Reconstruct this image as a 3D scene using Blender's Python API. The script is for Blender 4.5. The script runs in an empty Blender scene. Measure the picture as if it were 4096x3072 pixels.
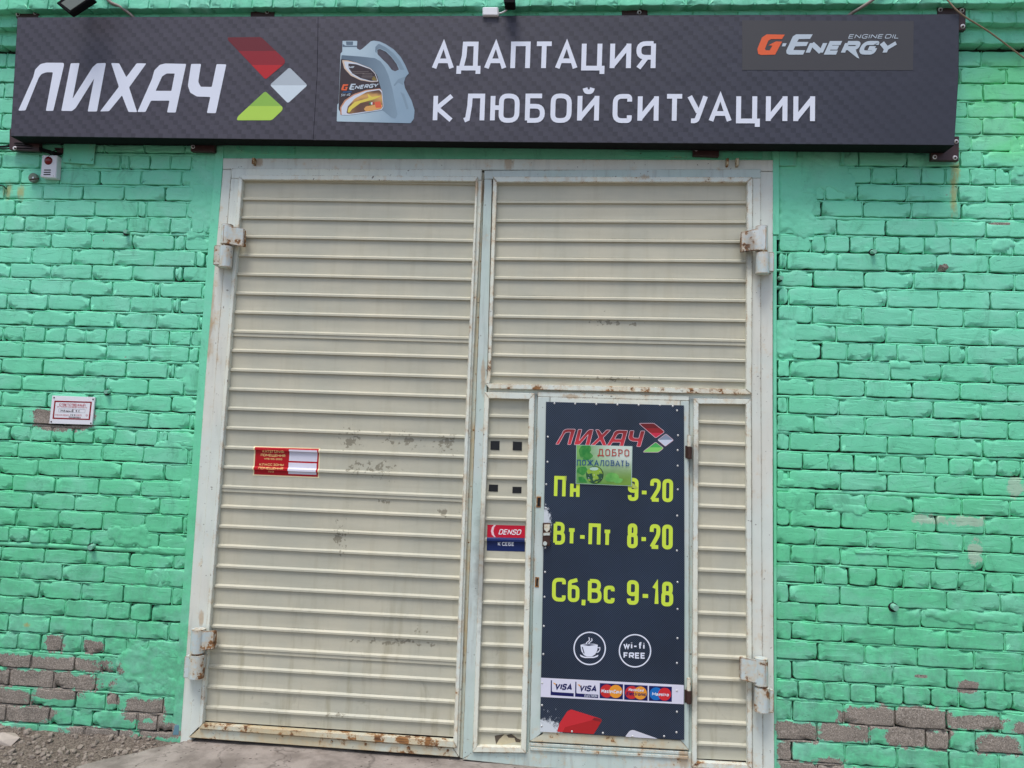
import bpy, bmesh, math, random
from mathutils import Vector, Matrix, noise
from mathutils.geometry import tessellate_polygon
random.seed(7)
SC = bpy.context.scene
COL = SC.collection
R = random.uniform

# ------------------------------------------------------------------ camera, world, sun, exposure
D = 4.45          # metres from the lens to the wall face (wall face is y = 0)
EYE = 2.0         # lens above the ground
YAW, PIT, ROL = math.radians(-4.184), math.radians(3.762), math.radians(2.018)
cy_, sy_, cp_, sp_, cr_, sr_ = math.cos(YAW), math.sin(YAW), math.cos(PIT), math.sin(PIT), math.cos(ROL), math.sin(ROL)
FW = Vector((sy_*cp_, cy_*cp_, sp_)); RT = Vector((cy_, -sy_, 0)); UP = RT.cross(FW)
RT, UP = cr_*RT + sr_*UP, -sr_*RT + cr_*UP
cam = bpy.data.cameras.new('camera'); camo = bpy.data.objects.new('camera', cam); COL.objects.link(camo)
m3 = Matrix((RT, UP, -FW)).transposed()
camo.matrix_world = Matrix.Translation((0, -D, EYE)) @ m3.to_4x4()
cam.sensor_width = 36; cam.lens = 3000/4096*36; cam.clip_end = 3000; cam.clip_start = 0.05
SC.camera = camo
wd = bpy.data.worlds.new('World'); SC.world = wd; wd.use_nodes = True
nt = wd.node_tree; bg = nt.nodes['Background']; sk = nt.nodes.new('ShaderNodeTexSky')
sk.sky_type = 'NISHITA'; sk.sun_disc = False
SUN_EL, SUN_AZ = math.radians(66), math.radians(200)      # azimuth clockwise from +Y
sk.sun_elevation = SUN_EL; sk.sun_rotation = SUN_AZ; sk.air_density = 1.0; sk.dust_density = 2.5; sk.ozone_density = 1.5
nt.links.new(sk.outputs[0], bg.inputs[0]); bg.inputs[1].default_value = 0.13
sl = bpy.data.lights.new('sun', 'SUN'); sl.energy = 1.75; sl.angle = math.radians(22); sl.color = (1, .985, .955)
so = bpy.data.objects.new('sun', sl); COL.objects.link(so)
sd = Vector((math.sin(SUN_AZ)*math.cos(SUN_EL), math.cos(SUN_AZ)*math.cos(SUN_EL), math.sin(SUN_EL)))
so.rotation_euler = (-sd).to_track_quat('-Z', 'Y').to_euler()
SC.view_settings.view_transform = 'Standard'; SC.view_settings.look = 'None'; SC.view_settings.gamma = 1
SC.view_settings.use_curve_mapping = False; SC.view_settings.exposure = 0.43
SC.cycles.max_bounces = 4; SC.cycles.diffuse_bounces = 3; SC.cycles.glossy_bounces = 2

# ------------------------------------------------------------------ measuring helpers
def W(px, py, h=0.0):
    """a measured point of the facade -> world point on the plane h metres in front of the wall face"""
    d = (px-2048)/3000*RT - (py-1536)/3000*UP + FW
    t = (D-h)/d.y
    return Vector((d.x*t, -h, EYE + d.z*t))
def Z1(x, y): return (x*.6175, y*.6175)
def Z2(x, y): return (1200+x*.6329, y*.6329)
def Z3(x, y): return (2600+x*.6763, y*.6763)
def Z5(x, y): return (1850+x*.4822, 1500+y*.4822)
def ZF(x, y): return (1850+x*.5255, 2200+y*.5255)
def ZC(x, y): return (2160+x*.2712, 2640+y*.2712)
def ZL(x, y): return (2200+x*.2532, 1660+y*.2532)
def ZK(x, y): return (1330+x*.2230, 140+y*.2230)
def ZT(x, y): return (980+x*.1537, 1740+y*.1537)
def ZR(x, y): return (180+x*.09946, 1560+y*.09946)

# ------------------------------------------------------------------ objects
WP = {}
def tag(o, label=None, cat=None, group=None, kind=None):
    if label: o['label'] = label
    if cat: o['category'] = cat
    if group: o['group'] = group
    if kind: o['kind'] = kind
    return o
def thing(name, label, cat, loc, group=None):
    o = bpy.data.objects.new(name, None); COL.objects.link(o); o.location = loc; o.empty_display_size = .05
    WP[o.name] = Vector(loc)
    return tag(o, label, cat, group)
def link(name, me, loc, parent=None, mat=None):
    o = bpy.data.objects.new(name, me); COL.objects.link(o); o.location = loc
    WP[o.name] = Vector(loc)
    if mat and not me.materials: me.materials.append(mat)
    if parent:
        o.parent = parent; o.matrix_parent_inverse = Matrix.Translation(-WP[parent.name])
    return o
def obj(name, vf, mat, parent=None, smooth=False, recentre=True):
    """vf = (verts, faces) in world space or a bmesh"""
    me = bpy.data.meshes.new(name)
    if isinstance(vf, bmesh.types.BMesh): vf.to_mesh(me); vf.free()
    else: me.from_pydata([tuple(v) for v in vf[0]], [], vf[1])
    c = Vector((0, 0, 0))
    if me.vertices and recentre:
        lo = [min(v.co[i] for v in me.vertices) for i in range(3)]; hi = [max(v.co[i] for v in me.vertices) for i in range(3)]
        c = Vector([(a+b)/2 for a, b in zip(lo, hi)]); me.transform(Matrix.Translation(-c))
    if smooth: me.shade_smooth()
    me.materials.append(mat)
    return link(name, me, c, parent)

def quad_prism(q, h1, h0, bev=.0015):
    """front face through four measured points at depth h1, carried straight back to depth h0"""
    f = [W(x, y, h1) for x, y in q]; b = [Vector((v.x, -h0, v.z)) for v in f]
    bm = bmesh.new(); vs = [bm.verts.new(v) for v in f+b]; n = len(q)
    bm.faces.new(vs[:n][::-1]); bm.faces.new(vs[n:])
    for i in range(n): bm.faces.new((vs[i], vs[(i+1) % n], vs[n+(i+1) % n], vs[n+i]))
    bmesh.ops.recalc_face_normals(bm, faces=bm.faces)
    if bev: bmesh.ops.bevel(bm, geom=[e for e in bm.edges], offset=bev, segments=1, affect='EDGES', profile=.5)
    return bm
def prism(name, q, h1, h0, mat, parent, bev=.0015, **kw):
    o = obj(name, quad_prism(q, h1, h0, bev), mat, parent)
    for k, v in kw.items(): o[k] = v
    return o
def rect(x0, y0, x1, y1): return [(x0, y0), (x1, y0), (x1, y1), (x0, y1)]
def rounded(pts, r, closed=True, seg=5):
    if not r: return list(pts)
    out = []; n = len(pts)
    for i in range(n):
        p = Vector(pts[i])
        if not closed and i in (0, n-1): out.append(tuple(p)); continue
        a = Vector(pts[i-1]); b = Vector(pts[(i+1) % n]); da = (a-p); db = (b-p)
        if da.length < 1e-9 or db.length < 1e-9: continue
        k = min(r, da.length*.49, db.length*.49); s = p+da.normalized()*k; e = p+db.normalized()*k
        for j in range(seg+1):
            t = j/seg; out.append(tuple(s*(1-t)**2 + p*2*t*(1-t) + e*t*t))
    return out
def flat(loops, h, th=.0004):
    """thin printed shape: outer loop and holes in measured points, at depth h"""
    P = [[W(x, y, h) for x, y in l] for l in loops]
    flatv = [v for l in P for v in l]
    tris = tessellate_polygon([[Vector((v.x, v.z, 0)) for v in l] for l in P])
    fs = []
    for t in tris:
        a, b, c = [flatv[i] for i in t]
        fs.append(t if ((b-a).cross(c-a)).y < 0 else t[::-1])
    vs = list(flatv); n = len(vs); vs += [Vector((v.x, v.y+th, v.z)) for v in flatv]; o = 0
    for l in P:
        m = len(l)
        for i in range(m): fs.append((o+i, o+(i+1) % m, n+o+(i+1) % m, n+o+i))
        o += m
    return vs, fs
def join(parts):
    V, F = [], []
    for v, f in parts:
        n = len(V); V += list(v); F += [tuple(i+n for i in t) for t in f]
    return V, F
def shape(name, loop, h, mat, parent, r=0, holes=()):
    L = [rounded(loop, r) if r else loop] + [rounded(k, r) if r else k for k in holes]
    return obj(name, flat(L, h), mat, parent)
def circle(cx, cy, rx, ry=None, n=36, a0=0, a1=2*math.pi):
    ry = ry or rx
    return [(cx+rx*math.cos(a0+(a1-a0)*i/n), cy+ry*math.sin(a0+(a1-a0)*i/n)) for i in range(n)]
def clip_y(poly, y0, y1):
    def cut(p, y, s):
        o = []
        for i in range(len(p)):
            a, b = p[i-1], p[i]; ia = (a[1]-y)*s >= 0; ib = (b[1]-y)*s >= 0
            if ia != ib:
                t = (y-a[1])/(b[1]-a[1]); o.append((a[0]+(b[0]-a[0])*t, y))
            if ib: o.append(b)
        return o
    return cut(cut(poly, y0, 1), y1, -1)

# stroked lines (isotropic 2-D) -> strip of quads
def strip(pts, w, closed=False):
    P = [Vector(p) for p in pts]; Q = [P[0]]
    for p in P[1:]:
        if (p-Q[-1]).length > 1e-5: Q.append(p)
    if closed and (Q[0]-Q[-1]).length < 1e-5: Q.pop()
    n = len(Q); L, Rr = [], []
    for i in range(n):
        a = Q[i-1] if (i or closed) else None; b = Q[(i+1) % n] if (i < n-1 or closed) else None
        d1 = (Q[i]-a).normalized() if a is not None else None; d2 = (b-Q[i]).normalized() if b is not None else None
        if d1 is None: d1 = d2
        if d2 is None: d2 = d1
        n1 = Vector((-d1.y, d1.x)); n2 = Vector((-d2.y, d2.x)); m = n1+n2
        if m.length < 1e-3: m = n1
        m.normalize(); k = min(1/max(m.dot(n1), .3), 2.2)
        L.append(Q[i]+m*w/2*k); Rr.append(Q[i]-m*w/2*k)
    F = []; V = L+Rr
    for i in range(n if closed else n-1):
        j = (i+1) % n; F.append((i, n+i, n+j, j))
    return V, F
def line_px(pts, wpx, h, closed=False, th=.0):
    v, f = strip(pts, wpx, closed); return [W(p.x, p.y, h) for p in v], [t for t in f]

# ------------------------------------------------------------------ stroke font; x scaled by glyph width, y 0..1 = cap height; 'r' rounded corners, 'o' closed
G = {
 'А': (.78, ['0,0 .5,1 1,0', '.2,.3 .8,.3']), 'A': (.78, ['0,0 .5,1 1,0', '.2,.3 .8,.3']),
 'Б': (.66, ['.95,1 0,1 0,0', 'r0,0 1,0 1,.58 0,.58']), 'В': (.66, ['0,0 0,1', 'r0,1 .92,1 .92,.53 0,.53', 'r0,.53 1,.53 1,0 0,0']), 'Г': (.55, ['1,1 0,1 0,0']),
 'Д': (.84, ['0,-.2 0,0 1,0 1,-.2', '.12,0 .25,.5 .28,1 .85,1 .85,0']), 'Е': (.58, ['1,1 0,1 0,0 1,0', '0,.52 .9,.52']),
 'Ж': (1.0, ['.5,0 .5,1', '0,1 .45,.5 0,0', '1,1 .55,.5 1,0']), 'З': (.62, ['r0,.85 .1,1 .9,1 .9,.53 .3,.53', 'r.3,.53 1,.53 1,0 .1,0 0,.15']),
 'И': (.72, ['0,1 0,0', '0,.08 1,.92', '1,1 1,0']), 'Й': (.72, ['0,1 0,0', '0,.08 1,.92', '1,1 1,0', 'r.28,1.27 .35,1.14 .65,1.14 .72,1.27']),
 'К': (.66, ['0,1 0,0', '1,1 .1,.5 1,0']), 'Л': (.76, ['0,0 .18,.06 .28,.6 .3,1 1,1 1,0']), 'М': (.84, ['0,0 0,1 .5,.35 1,1 1,0']),
 'Н': (.7, ['0,0 0,1', '1,0 1,1', '0,.52 1,.52']), 'О': (.7, ['o0,.5 0,1 1,1 1,0 0,0']), 'П': (.68, ['0,0 0,1 1,1 1,0']),
 'Р': (.62, ['0,0 0,1', 'r0,1 1,1 1,.42 0,.42']), 'С': (.66, ['r1,.78 1,1 0,1 0,0 1,0 1,.22']), 'Т': (.68, ['0,1 1,1', '.5,1 .5,0']),
 'У': (.7, ['0,1 .55,.35', 'r1,1 .45,0 .1,0']), 'Ц': (.8, ['0,1 0,0 1,0 1,-.2', '.85,0 .85,1']), 'Щ': (1.0, ['0,1 0,0 1,0 1,-.2', '.9,0 .9,1', '.45,0 .45,1']),
 'Ы': (.85, ['0,1 0,0', 'r0,0 .62,0 .62,.56 0,.56', '1,0 1,1']), 'Ь': (.62, ['0,1 0,0', 'r0,0 1,0 1,.56 0,.56']), 'Э': (.66, ['r0,.8 0,1 1,1 1,0 0,0 0,.2', '.3,.52 1,.52']),
 'Ю': (.98, ['0,0 0,1', '0,.52 .35,.52', 'o.35,.5 .35,1 1,1 1,0 .35,0']), 'Я': (.66, ['1,0 1,1', 'r1,1 0,1 0,.44 1,.44', '.55,.44 0,0']),
 'н': (.56, ['0,0 0,.7', '1,0 1,.7', '0,.36 1,.36']), 'т': (.52, ['0,.7 1,.7', '.5,.7 .5,0']), 'с': (.52, ['r1,.52 1,.7 0,.7 0,0 1,0 1,.18']),
 'б': (.56, ['o0,.35 0,.66 1,.66 1,0 0,0', 'r0,.35 0,.92 .5,.97 .95,1.02']),
 '0': (.58, ['o0,.5 0,1 1,1 1,0 0,0']), '1': (.36, ['0,.75 .75,1 .75,0']), '2': (.58, ['r0,.72 0,1 1,1 1,.6 0,0', '0,0 1,0']),
 '3': (.58, ['r0,.85 .1,1 .9,1 .9,.53 .3,.53', 'r.3,.53 1,.53 1,0 .1,0 0,.15']), '4': (.6, ['.75,0 .75,1 0,.25 1,.25']), '5': (.58, ['r.9,1 .1,1 .1,.55 1,.55 1,0 0,0']),
 '8': (.58, ['o.08,.75 .08,1 .92,1 .92,.54 .08,.54', 'o0,.27 0,.54 1,.54 1,0 0,0']), '9': (.58, ['o0,.72 0,1 1,1 1,.42 0,.42', 'r1,.7 1,0 .05,0 0,.2']),
 '-': (.46, ['0,.36 1,.36']), ',': (.2, ['.7,.04 .7,-.05 .1,-.2']), '.': (.15, ['.5,0 .5,.06']), ' ': (.3, []),
 'B': (.66, ['0,0 0,1', 'r0,1 .92,1 .92,.53 0,.53', 'r0,.53 1,.53 1,0 0,0']), 'C': (.66, ['r1,.78 1,1 0,1 0,0 1,0 1,.22']), 'D': (.7, ['r0,1 1,1 1,0 0,0', '0,1 0,0']),
 'E': (.58, ['1,1 0,1 0,0 1,0', '0,.52 .9,.52']), 'F': (.56, ['1,1 0,1 0,0', '0,.5 .85,.5']), 'G': (.68, ['r1,.8 1,1 0,1 0,0 1,0 1,.46', '1,.46 .5,.46']),
 'I': (.02, ['.5,0 .5,1']), 'L': (.54, ['0,1 0,0 1,0']), 'M': (.84, ['0,0 0,1 .5,.35 1,1 1,0']), 'N': (.7, ['0,0 0,1', '0,.95 1,.05', '1,0 1,1']),
 'O': (.72, ['o0,.5 0,1 1,1 1,0 0,0']), 'R': (.64, ['0,0 0,1', 'r0,1 1,1 1,.46 0,.46', '.4,.46 1,0']), 'S': (.62, ['r1,.8 1,1 0,1 0,.52 1,.52 1,0 0,0 0,.2']),
 'T': (.68, ['0,1 1,1', '.5,1 .5,0']), 'V': (.74, ['0,1 .5,0 1,1']), 'Y': (.74, ['0,1 .5,.42 1,1', '.5,.45 .5,0']), 'W': (1.0, ['0,1 .25,0 .5,.9 .75,0 1,1']),
 'a': (.52, ['r.08,.6 .1,.7 1,.7 1,0', 'o0,.2 0,.42 1,.42 1,0 0,0']), 'c': (.48, ['r1,.52 1,.7 0,.7 0,0 1,0 1,.18']), 'd': (.54, ['o0,.35 0,.7 1,.7 1,0 0,0', '1,0 1,1']),
 'e': (.52, ['r0,.36 1,.36 1,.7 0,.7 0,0 .9,0']), 'f': (.46, ['r1,1 .4,1 .4,0', '0,.68 .9,.68']), 'i': (.02, ['.5,0 .5,.7', '.5,.9 .5,1']), 'l': (.02, ['.5,0 .5,1']),
 'n': (.52, ['r0,0 0,.7 1,.7 1,0']), 'o': (.54, ['o0,.35 0,.7 1,.7 1,0 0,0']), 'r': (.34, ['0,0 0,.7', 'r0,.4 .1,.7 1,.7']), 's': (.46, ['r1,.58 .95,.7 0,.7 0,.36 1,.36 1,0 0,0 0,.12']),
 't': (.34, ['r.4,1 .4,0 1,0', '0,.7 1,.7']), 'w': (.76, ['0,.7 .25,0 .5,.65 .75,0 1,.7']),
}
KERN = {'ТА': -.12, 'АТ': -.12, 'ТУ': -.10, 'УА': -.16, 'АЦ': -.05, 'АД': -.08, 'ДА': -.05, 'АП': -.04, 'ПТ': -.04, 'RG': -.03, 'GY': -.1, 'АЛ': -.05, 'ВА': -.06}
def text_layout(s, wt, gap, total):
    """glyph widths stretched so that the string is `total` cap heights long"""
    g = sum(gap+KERN.get(a+b, 0) for a, b in zip(s, s[1:]) if ' ' not in (a, b))
    fix = sum(wt for ch in s if G[ch][0] < .05); var = sum(G[ch][0] for ch in s if G[ch][0] >= .05)
    sx = max((total-g-fix)/var, .3); x = 0; out = []
    for n, ch in enumerate(s):
        w, st = G[ch]; w = max(w*sx, wt) if w >= .05 else wt
        for k in st:
            rnd = k[0] in 'ro'; clo = k[0] == 'o'; k = k[1:] if rnd else k
            pts = [tuple(map(float, p.split(','))) for p in k.split()]
            pts = [(x+wt/2+a*(w-wt), wt/2+b*(1-wt) if 0 <= b <= 1 else (wt/2+b if b < 0 else 1-wt/2+(b-1))) for a, b in pts]
            out.append((pts, rnd, clo))
        nx = s[n+1] if n+1 < len(s) else ''
        x += w+(0 if ' ' in (ch, nx) or not nx else gap+KERN.get(ch+nx, 0))
    return out
def text(name, s, conv, x0, x1, base0, base1, cap, h, mat, parent, wt=.16, gap=.16, slant=0, prof=None, serifs=False):
    """s fitted between measured points: baseline (x0,base0)-(x1,base1), cap height from base0 up to cap (left end)"""
    B0 = W(*conv(x0, base0), h); B1 = W(*conv(x1, base1), h); T0 = W(*conv(x0, cap), h)
    H = (T0-B0).length; up = Vector((0, 0, 1)); ex = (B1-B0); L = ex.length; ex.normalize(); up = Vector((-ex.z, 0, ex.x))
    lay = text_layout(s, wt, gap, L/H - slant*.8)
    parts = []; q = 0
    for pts, rnd, clo in lay:
        if rnd:
            xs = [a for a, b in pts]; r = max(wt*.62, min((max(xs)-min(xs))*.5, .42))
            pts = rounded(pts, r, clo)
        if serifs and not clo:
            for e, e2 in ((pts[0], pts[1]), (pts[-1], pts[-2])):
                if abs(e[1]-e2[1]) > abs(e[0]-e2[0])*.8 and (e[1] < .12 or e[1] > .88):
                    yy = .035 if e[1] < .12 else .965
                    v, f = strip([(e[0]-wt*1.25, yy), (e[0]+wt*1.25, yy)], .07); q += 1
                    parts.append(([Vector((k.x, k.y-q*.00006, k.z)) for k in [B0 + ex*p.x*H + up*p.y*H for p in v]], f))
        v, f = strip(pts, wt, clo); q += 1
        vv = [B0 + ex*(p.x+p.y*slant)*H + up*p.y*H for p in v]
        vv = [Vector((p.x, p.y-q*.00006, p.z)) for p in vv]
        parts.append((vv, f))
    V, F = join(parts)
    F = [f if (V[f[1]]-V[f[0]]).cross(V[f[2]]-V[f[0]]).y < 0 else f[::-1] for f in F]
    if prof: V, F = drape(V, F, prof)
    o = obj(name, (V, F), mat, parent)
    return o

# ------------------------------------------------------------------ materials
class NT:
    def __init__(s, name):
        s.m = bpy.data.materials.new(name); s.m.use_nodes = True; s.t = s.m.node_tree
        s.b = s.t.nodes['Principled BSDF']; s.g = s.n('NewGeometry'); s.P = s.g.outputs['Position']
    def n(s, k, **kw):
        n = s.t.nodes.new('ShaderNode'+k)
        for a, b in kw.items(): setattr(n, a, b)
        return n
    def put(s, sock, v):
        if hasattr(v, 'links') or isinstance(v, bpy.types.NodeSocket): s.t.links.new(v, sock)
        elif sock.type == 'VECTOR' and isinstance(v, tuple): sock.default_value = v[:3]
        else: sock.default_value = v
    def math(s, op, a, b=0.0, c=None, clamp=False):
        n = s.n('Math', operation=op, use_clamp=clamp); s.put(n.inputs[0], a); s.put(n.inputs[1], b)
        if c is not None: s.put(n.inputs[2], c)
        return n.outputs[0]
    def vec(s, op, a, b=(0, 0, 0)):
        n = s.n('VectorMath', operation=op); s.put(n.inputs[0], a); s.put(n.inputs[1], b)
        return n.outputs['Value'] if op in ('LENGTH', 'DOT_PRODUCT') else n.outputs[0]
    def noise(s, scale, detail=4, rough=.55, v=None, dist=0):
        n = s.n('TexNoise'); n.inputs['Scale'].default_value = scale; n.inputs['Detail'].default_value = detail
        n.inputs['Roughness'].default_value = rough; n.inputs['Distortion'].default_value = dist
        s.put(n.inputs['Vector'], v if v is not None else s.P); return n.outputs['Fac']
    def ramp(s, f, a, b):
        n = s.n('MapRange', interpolation_type='SMOOTHSTEP'); s.put(n.inputs[0], f); s.put(n.inputs[1], a); s.put(n.inputs[2], b)
        return n.outputs[0]
    def mix(s, f, a, b, blend='MIX'):
        n = s.n('Mix', data_type='RGBA', blend_type=blend); s.put(n.inputs[0], f)
        s.put(n.inputs[6], a); s.put(n.inputs[7], b); return n.outputs[2]
    def mul(s, c, f):
        n = s.n('VectorMath', operation='SCALE'); s.put(n.inputs[0], c); s.put(n.inputs['Scale'], f); return n.outputs[0]
    def sep(s):
        n = s.n('SeparateXYZ'); s.put(n.inputs[0], s.P); return n.outputs
    def scaled(s, v): return s.vec('MULTIPLY', s.P, v)
    def dist(s, spots, boxy=False):
        """min over ellipses of normalised distance; spots measured (x0,y0,x1,y1)"""
        r = None
        for x0, y0, x1, y1 in spots:
            a = W(x0, y0); b = W(x1, y1); c = (a+b)/2; e = (b-a)/2
            v = s.vec('SUBTRACT', s.P, (c.x, 0, c.z)); v = s.vec('MULTIPLY', v, (1/abs(e.x), 0, 1/abs(e.z))); l = s.vec('LENGTH', v)
            if boxy:
                v = s.vec('MULTIPLY', v, v); v = s.vec('MULTIPLY', v, v); l = s.math('POWER', s.vec('DOT_PRODUCT', v, (1, 1, 1)), .25)
            r = l if r is None else s.math('MINIMUM', r, l)
        return r
    def bump(s, hgt, strength=.3, dist=.002):
        n = s.n('Bump'); n.inputs['Strength'].default_value = strength; n.inputs['Distance'].default_value = dist
        s.put(n.inputs['Height'], hgt); s.t.links.new(n.outputs[0], s.b.inputs['Normal'])
    def out(s, col, rough=.6, metal=0, spec=.5):
        s.put(s.b.inputs['Base Color'], col); s.put(s.b.inputs['Roughness'], rough)
        s.b.inputs['Metallic'].default_value = metal; s.b.inputs['Specular IOR Level'].default_value = spec
        return s.m
def c4(r, g, b): # sRGB 0..255 -> linear
    f = lambda v: v/255/12.92 if v <= 10 else ((v/255+.055)/1.055)**2.4
    return (f(r), f(g), f(b), 1)
def plain(name, col, rough=.6, metal=0, var=.12, scale=30, bump=0, spec=.5):
    t = NT(name); n = t.noise(scale, 4); c = t.mul(c4(*col), t.math('MULTIPLY_ADD', n, var*2, 1-var))
    if bump: t.bump(n, bump)
    return t.out(c, rough, metal, spec)
_pc = {}
def ink(r, g, b):
    k = (r, g, b)
    if k not in _pc: _pc[k] = plain('print_ink', k, .45, var=.05, scale=9, spec=.3)
    return _pc[k]

PEEL = [(-300, 2600, 400, 2690), (-300, 2660, 375, 2765), (-200, 2745, 110, 2830), (130, 2750, 300, 2800), (-60, 2815, 195, 2895), (-300, 2880, 70, 2960),
        (515, 2795, 655, 2885), (190, 2538, 248, 2608), (340, 2565, 412, 2618), (430, 2775, 475, 2815), (560, 2885, 700, 2950), (255, 2905, 520, 2960),
        (148, 1640, 362, 1722),
        (3375, 2822, 3600, 2918), (3560, 2830, 3790, 2930), (3805, 2860, 4010, 2925), (4060, 2890, 4400, 2960), (3112, 2892, 3270, 2968), (3270, 2898, 3460, 2972),
        (3705, 2925, 3800, 3000), (3920, 2942, 4060, 3020), (3112, 2975, 3165, 3072), (3840, 2725, 3915, 2772), (3756, 1058, 3796, 1086), (3962, 890, 4036, 900),
        (3660, 2698, 3705, 2712), (3140, 3040, 3400, 3200), (3560, 2880, 3700, 2990)]
def wall_paint():
    t = NT('mint_wall_paint')
    big = t.noise(1.3, 3); mid = t.noise(9, 5); fine = t.noise(75, 5, .6)
    oi = t.n('ObjectInfo').outputs['Random']
    X = t.sep()
    A = c4(124, 218, 182); B = c4(102, 205, 152); Y = c4(116, 222, 144)
    hfac = t.ramp(X[2], 1.3, 2.9)
    col = t.mix(t.math('ADD', t.math('MULTIPLY', hfac, .8), t.math('MULTIPLY_ADD', big, .8, -.35), clamp=True), B, A)
    # fresher grass-green coat right of the big sign
    pa = t.dist([(3830, 190, 5000, 680)], True); col = t.mix(t.math('MULTIPLY', t.ramp(t.math('MULTIPLY_ADD', mid, .35, pa), 1.28, .95), .65), col, Y)
    col = t.mul(col, t.math('MULTIPLY_ADD', oi, .10, .95))
    col = t.mul(col, t.math('MULTIPLY_ADD', mid, .22, .89))
    # duller, darker green in patches toward the foot of the wall
    dull_foot = t.math('MULTIPLY', t.ramp(X[2], 1.9, .1), t.ramp(t.noise(14, 6, .65), .30, .66)); col = t.mix(t.math('MULTIPLY', dull_foot, .75), col, c4(92, 146, 122))
    chalk = t.ramp(t.noise(3.4, 6, .68, v=t.scaled((1, 1, 1.4)), dist=.6), .44, .66); col = t.mix(t.math('MULTIPLY', chalk, .30), col, c4(150, 216, 194))
    grime = t.ramp(t.noise(4.6, 7, .72, v=t.scaled((1.3, 1, .7)), dist=.8), .52, .74); col = t.mix(t.math('MULTIPLY', grime, .55), col, c4(74, 146, 112))
    pores = t.ramp(t.noise(120, 3, .6), .66, .72); col = t.mix(t.math('MULTIPLY', pores, .5), col, c4(60, 122, 94))
    sp = t.dist([(3640, 2055, 3800, 2100), (3790, 2060, 3950, 2110), (3872, 2150, 3930, 2270), (4030, 1900, 4096, 2000)], True); spm = t.ramp(t.math('ADD', sp, t.math('MULTIPLY_ADD', t.noise(26, 7, .75), 3.0, -1.4)), 1.05, .85)
    col = t.mix(t.math('MULTIPLY', spm, .6), col, c4(186, 190, 174))
    # small nicks showing dirt
    nick = t.ramp(t.noise(34, 6, .7), .69, .73); col = t.mix(t.math('MULTIPLY', nick, .8), col, c4(62, 116, 92))
    chip = t.ramp(t.noise(21, 5, .6, dist=.4), .735, .742)
    # rust runs
    st = t.dist([(18, 730, 42, 800), (70, 735, 95, 800), (3800, 640, 3830, 880), (3815, 640, 3842, 730), (95, 2490, 120, 2510)])
    stm = t.math('MULTIPLY', t.ramp(t.math('ADD', st, t.math('MULTIPLY_ADD', t.noise(45, 5, .7, v=t.scaled((1.5, 1, .4))), 2.4, -1.2)), 1.3, .3), .6)
    col = t.mix(stm, col, c4(180, 150, 70))
    # bare sand-lime brick where the paint has come off
    agg = t.noise(160, 3, .7); vo = t.n('TexVoronoi'); vo.inputs['Scale'].default_value = 85; t.put(vo.inputs['Vector'], t.P)
    bare = t.mix(t.ramp(agg, .35, .7), c4(116, 107, 97), c4(170, 159, 147))
    bare = t.mix(t.ramp(vo.outputs['Distance'], .22, .1), bare, c4(204, 192, 182)); bare = t.mul(bare, t.math('MULTIPLY_ADD', t.noise(7, 7, .7), 1.1, .4))
    d = t.dist(PEEL, True); pn = t.math('ADD', t.math('MULTIPLY_ADD', t.noise(10, 8, .76), 2.8, -1.4), d)
    peel = t.ramp(pn, 1.14, 1.10); peel = t.math('MAXIMUM', peel, chip)
    edge = t.math('MULTIPLY', t.ramp(pn, 1.24, 1.15), .4); col = t.mix(edge, col, c4(150, 205, 180))
    col = t.mix(peel, col, bare)
    hgt = t.math('ADD', t.math('MULTIPLY', fine, .4), t.math('MULTIPLY', mid, .7)); hgt = t.math('ADD', hgt, t.math('MULTIPLY', t.ramp(t.noise(26, 5, .7, dist=.8), .58, .68), -.5))
    hgt = t.math('SUBTRACT', hgt, t.math('MULTIPLY', peel, .5)); hgt = t.math('ADD', hgt, t.math('MULTIPLY', t.math('MULTIPLY', agg, peel), .8))
    t.bump(hgt, .45, .005)
    return t.out(col, t.math('MULTIPLY_ADD', peel, .3, .56), spec=.35)
GREEN = wall_paint()

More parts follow.
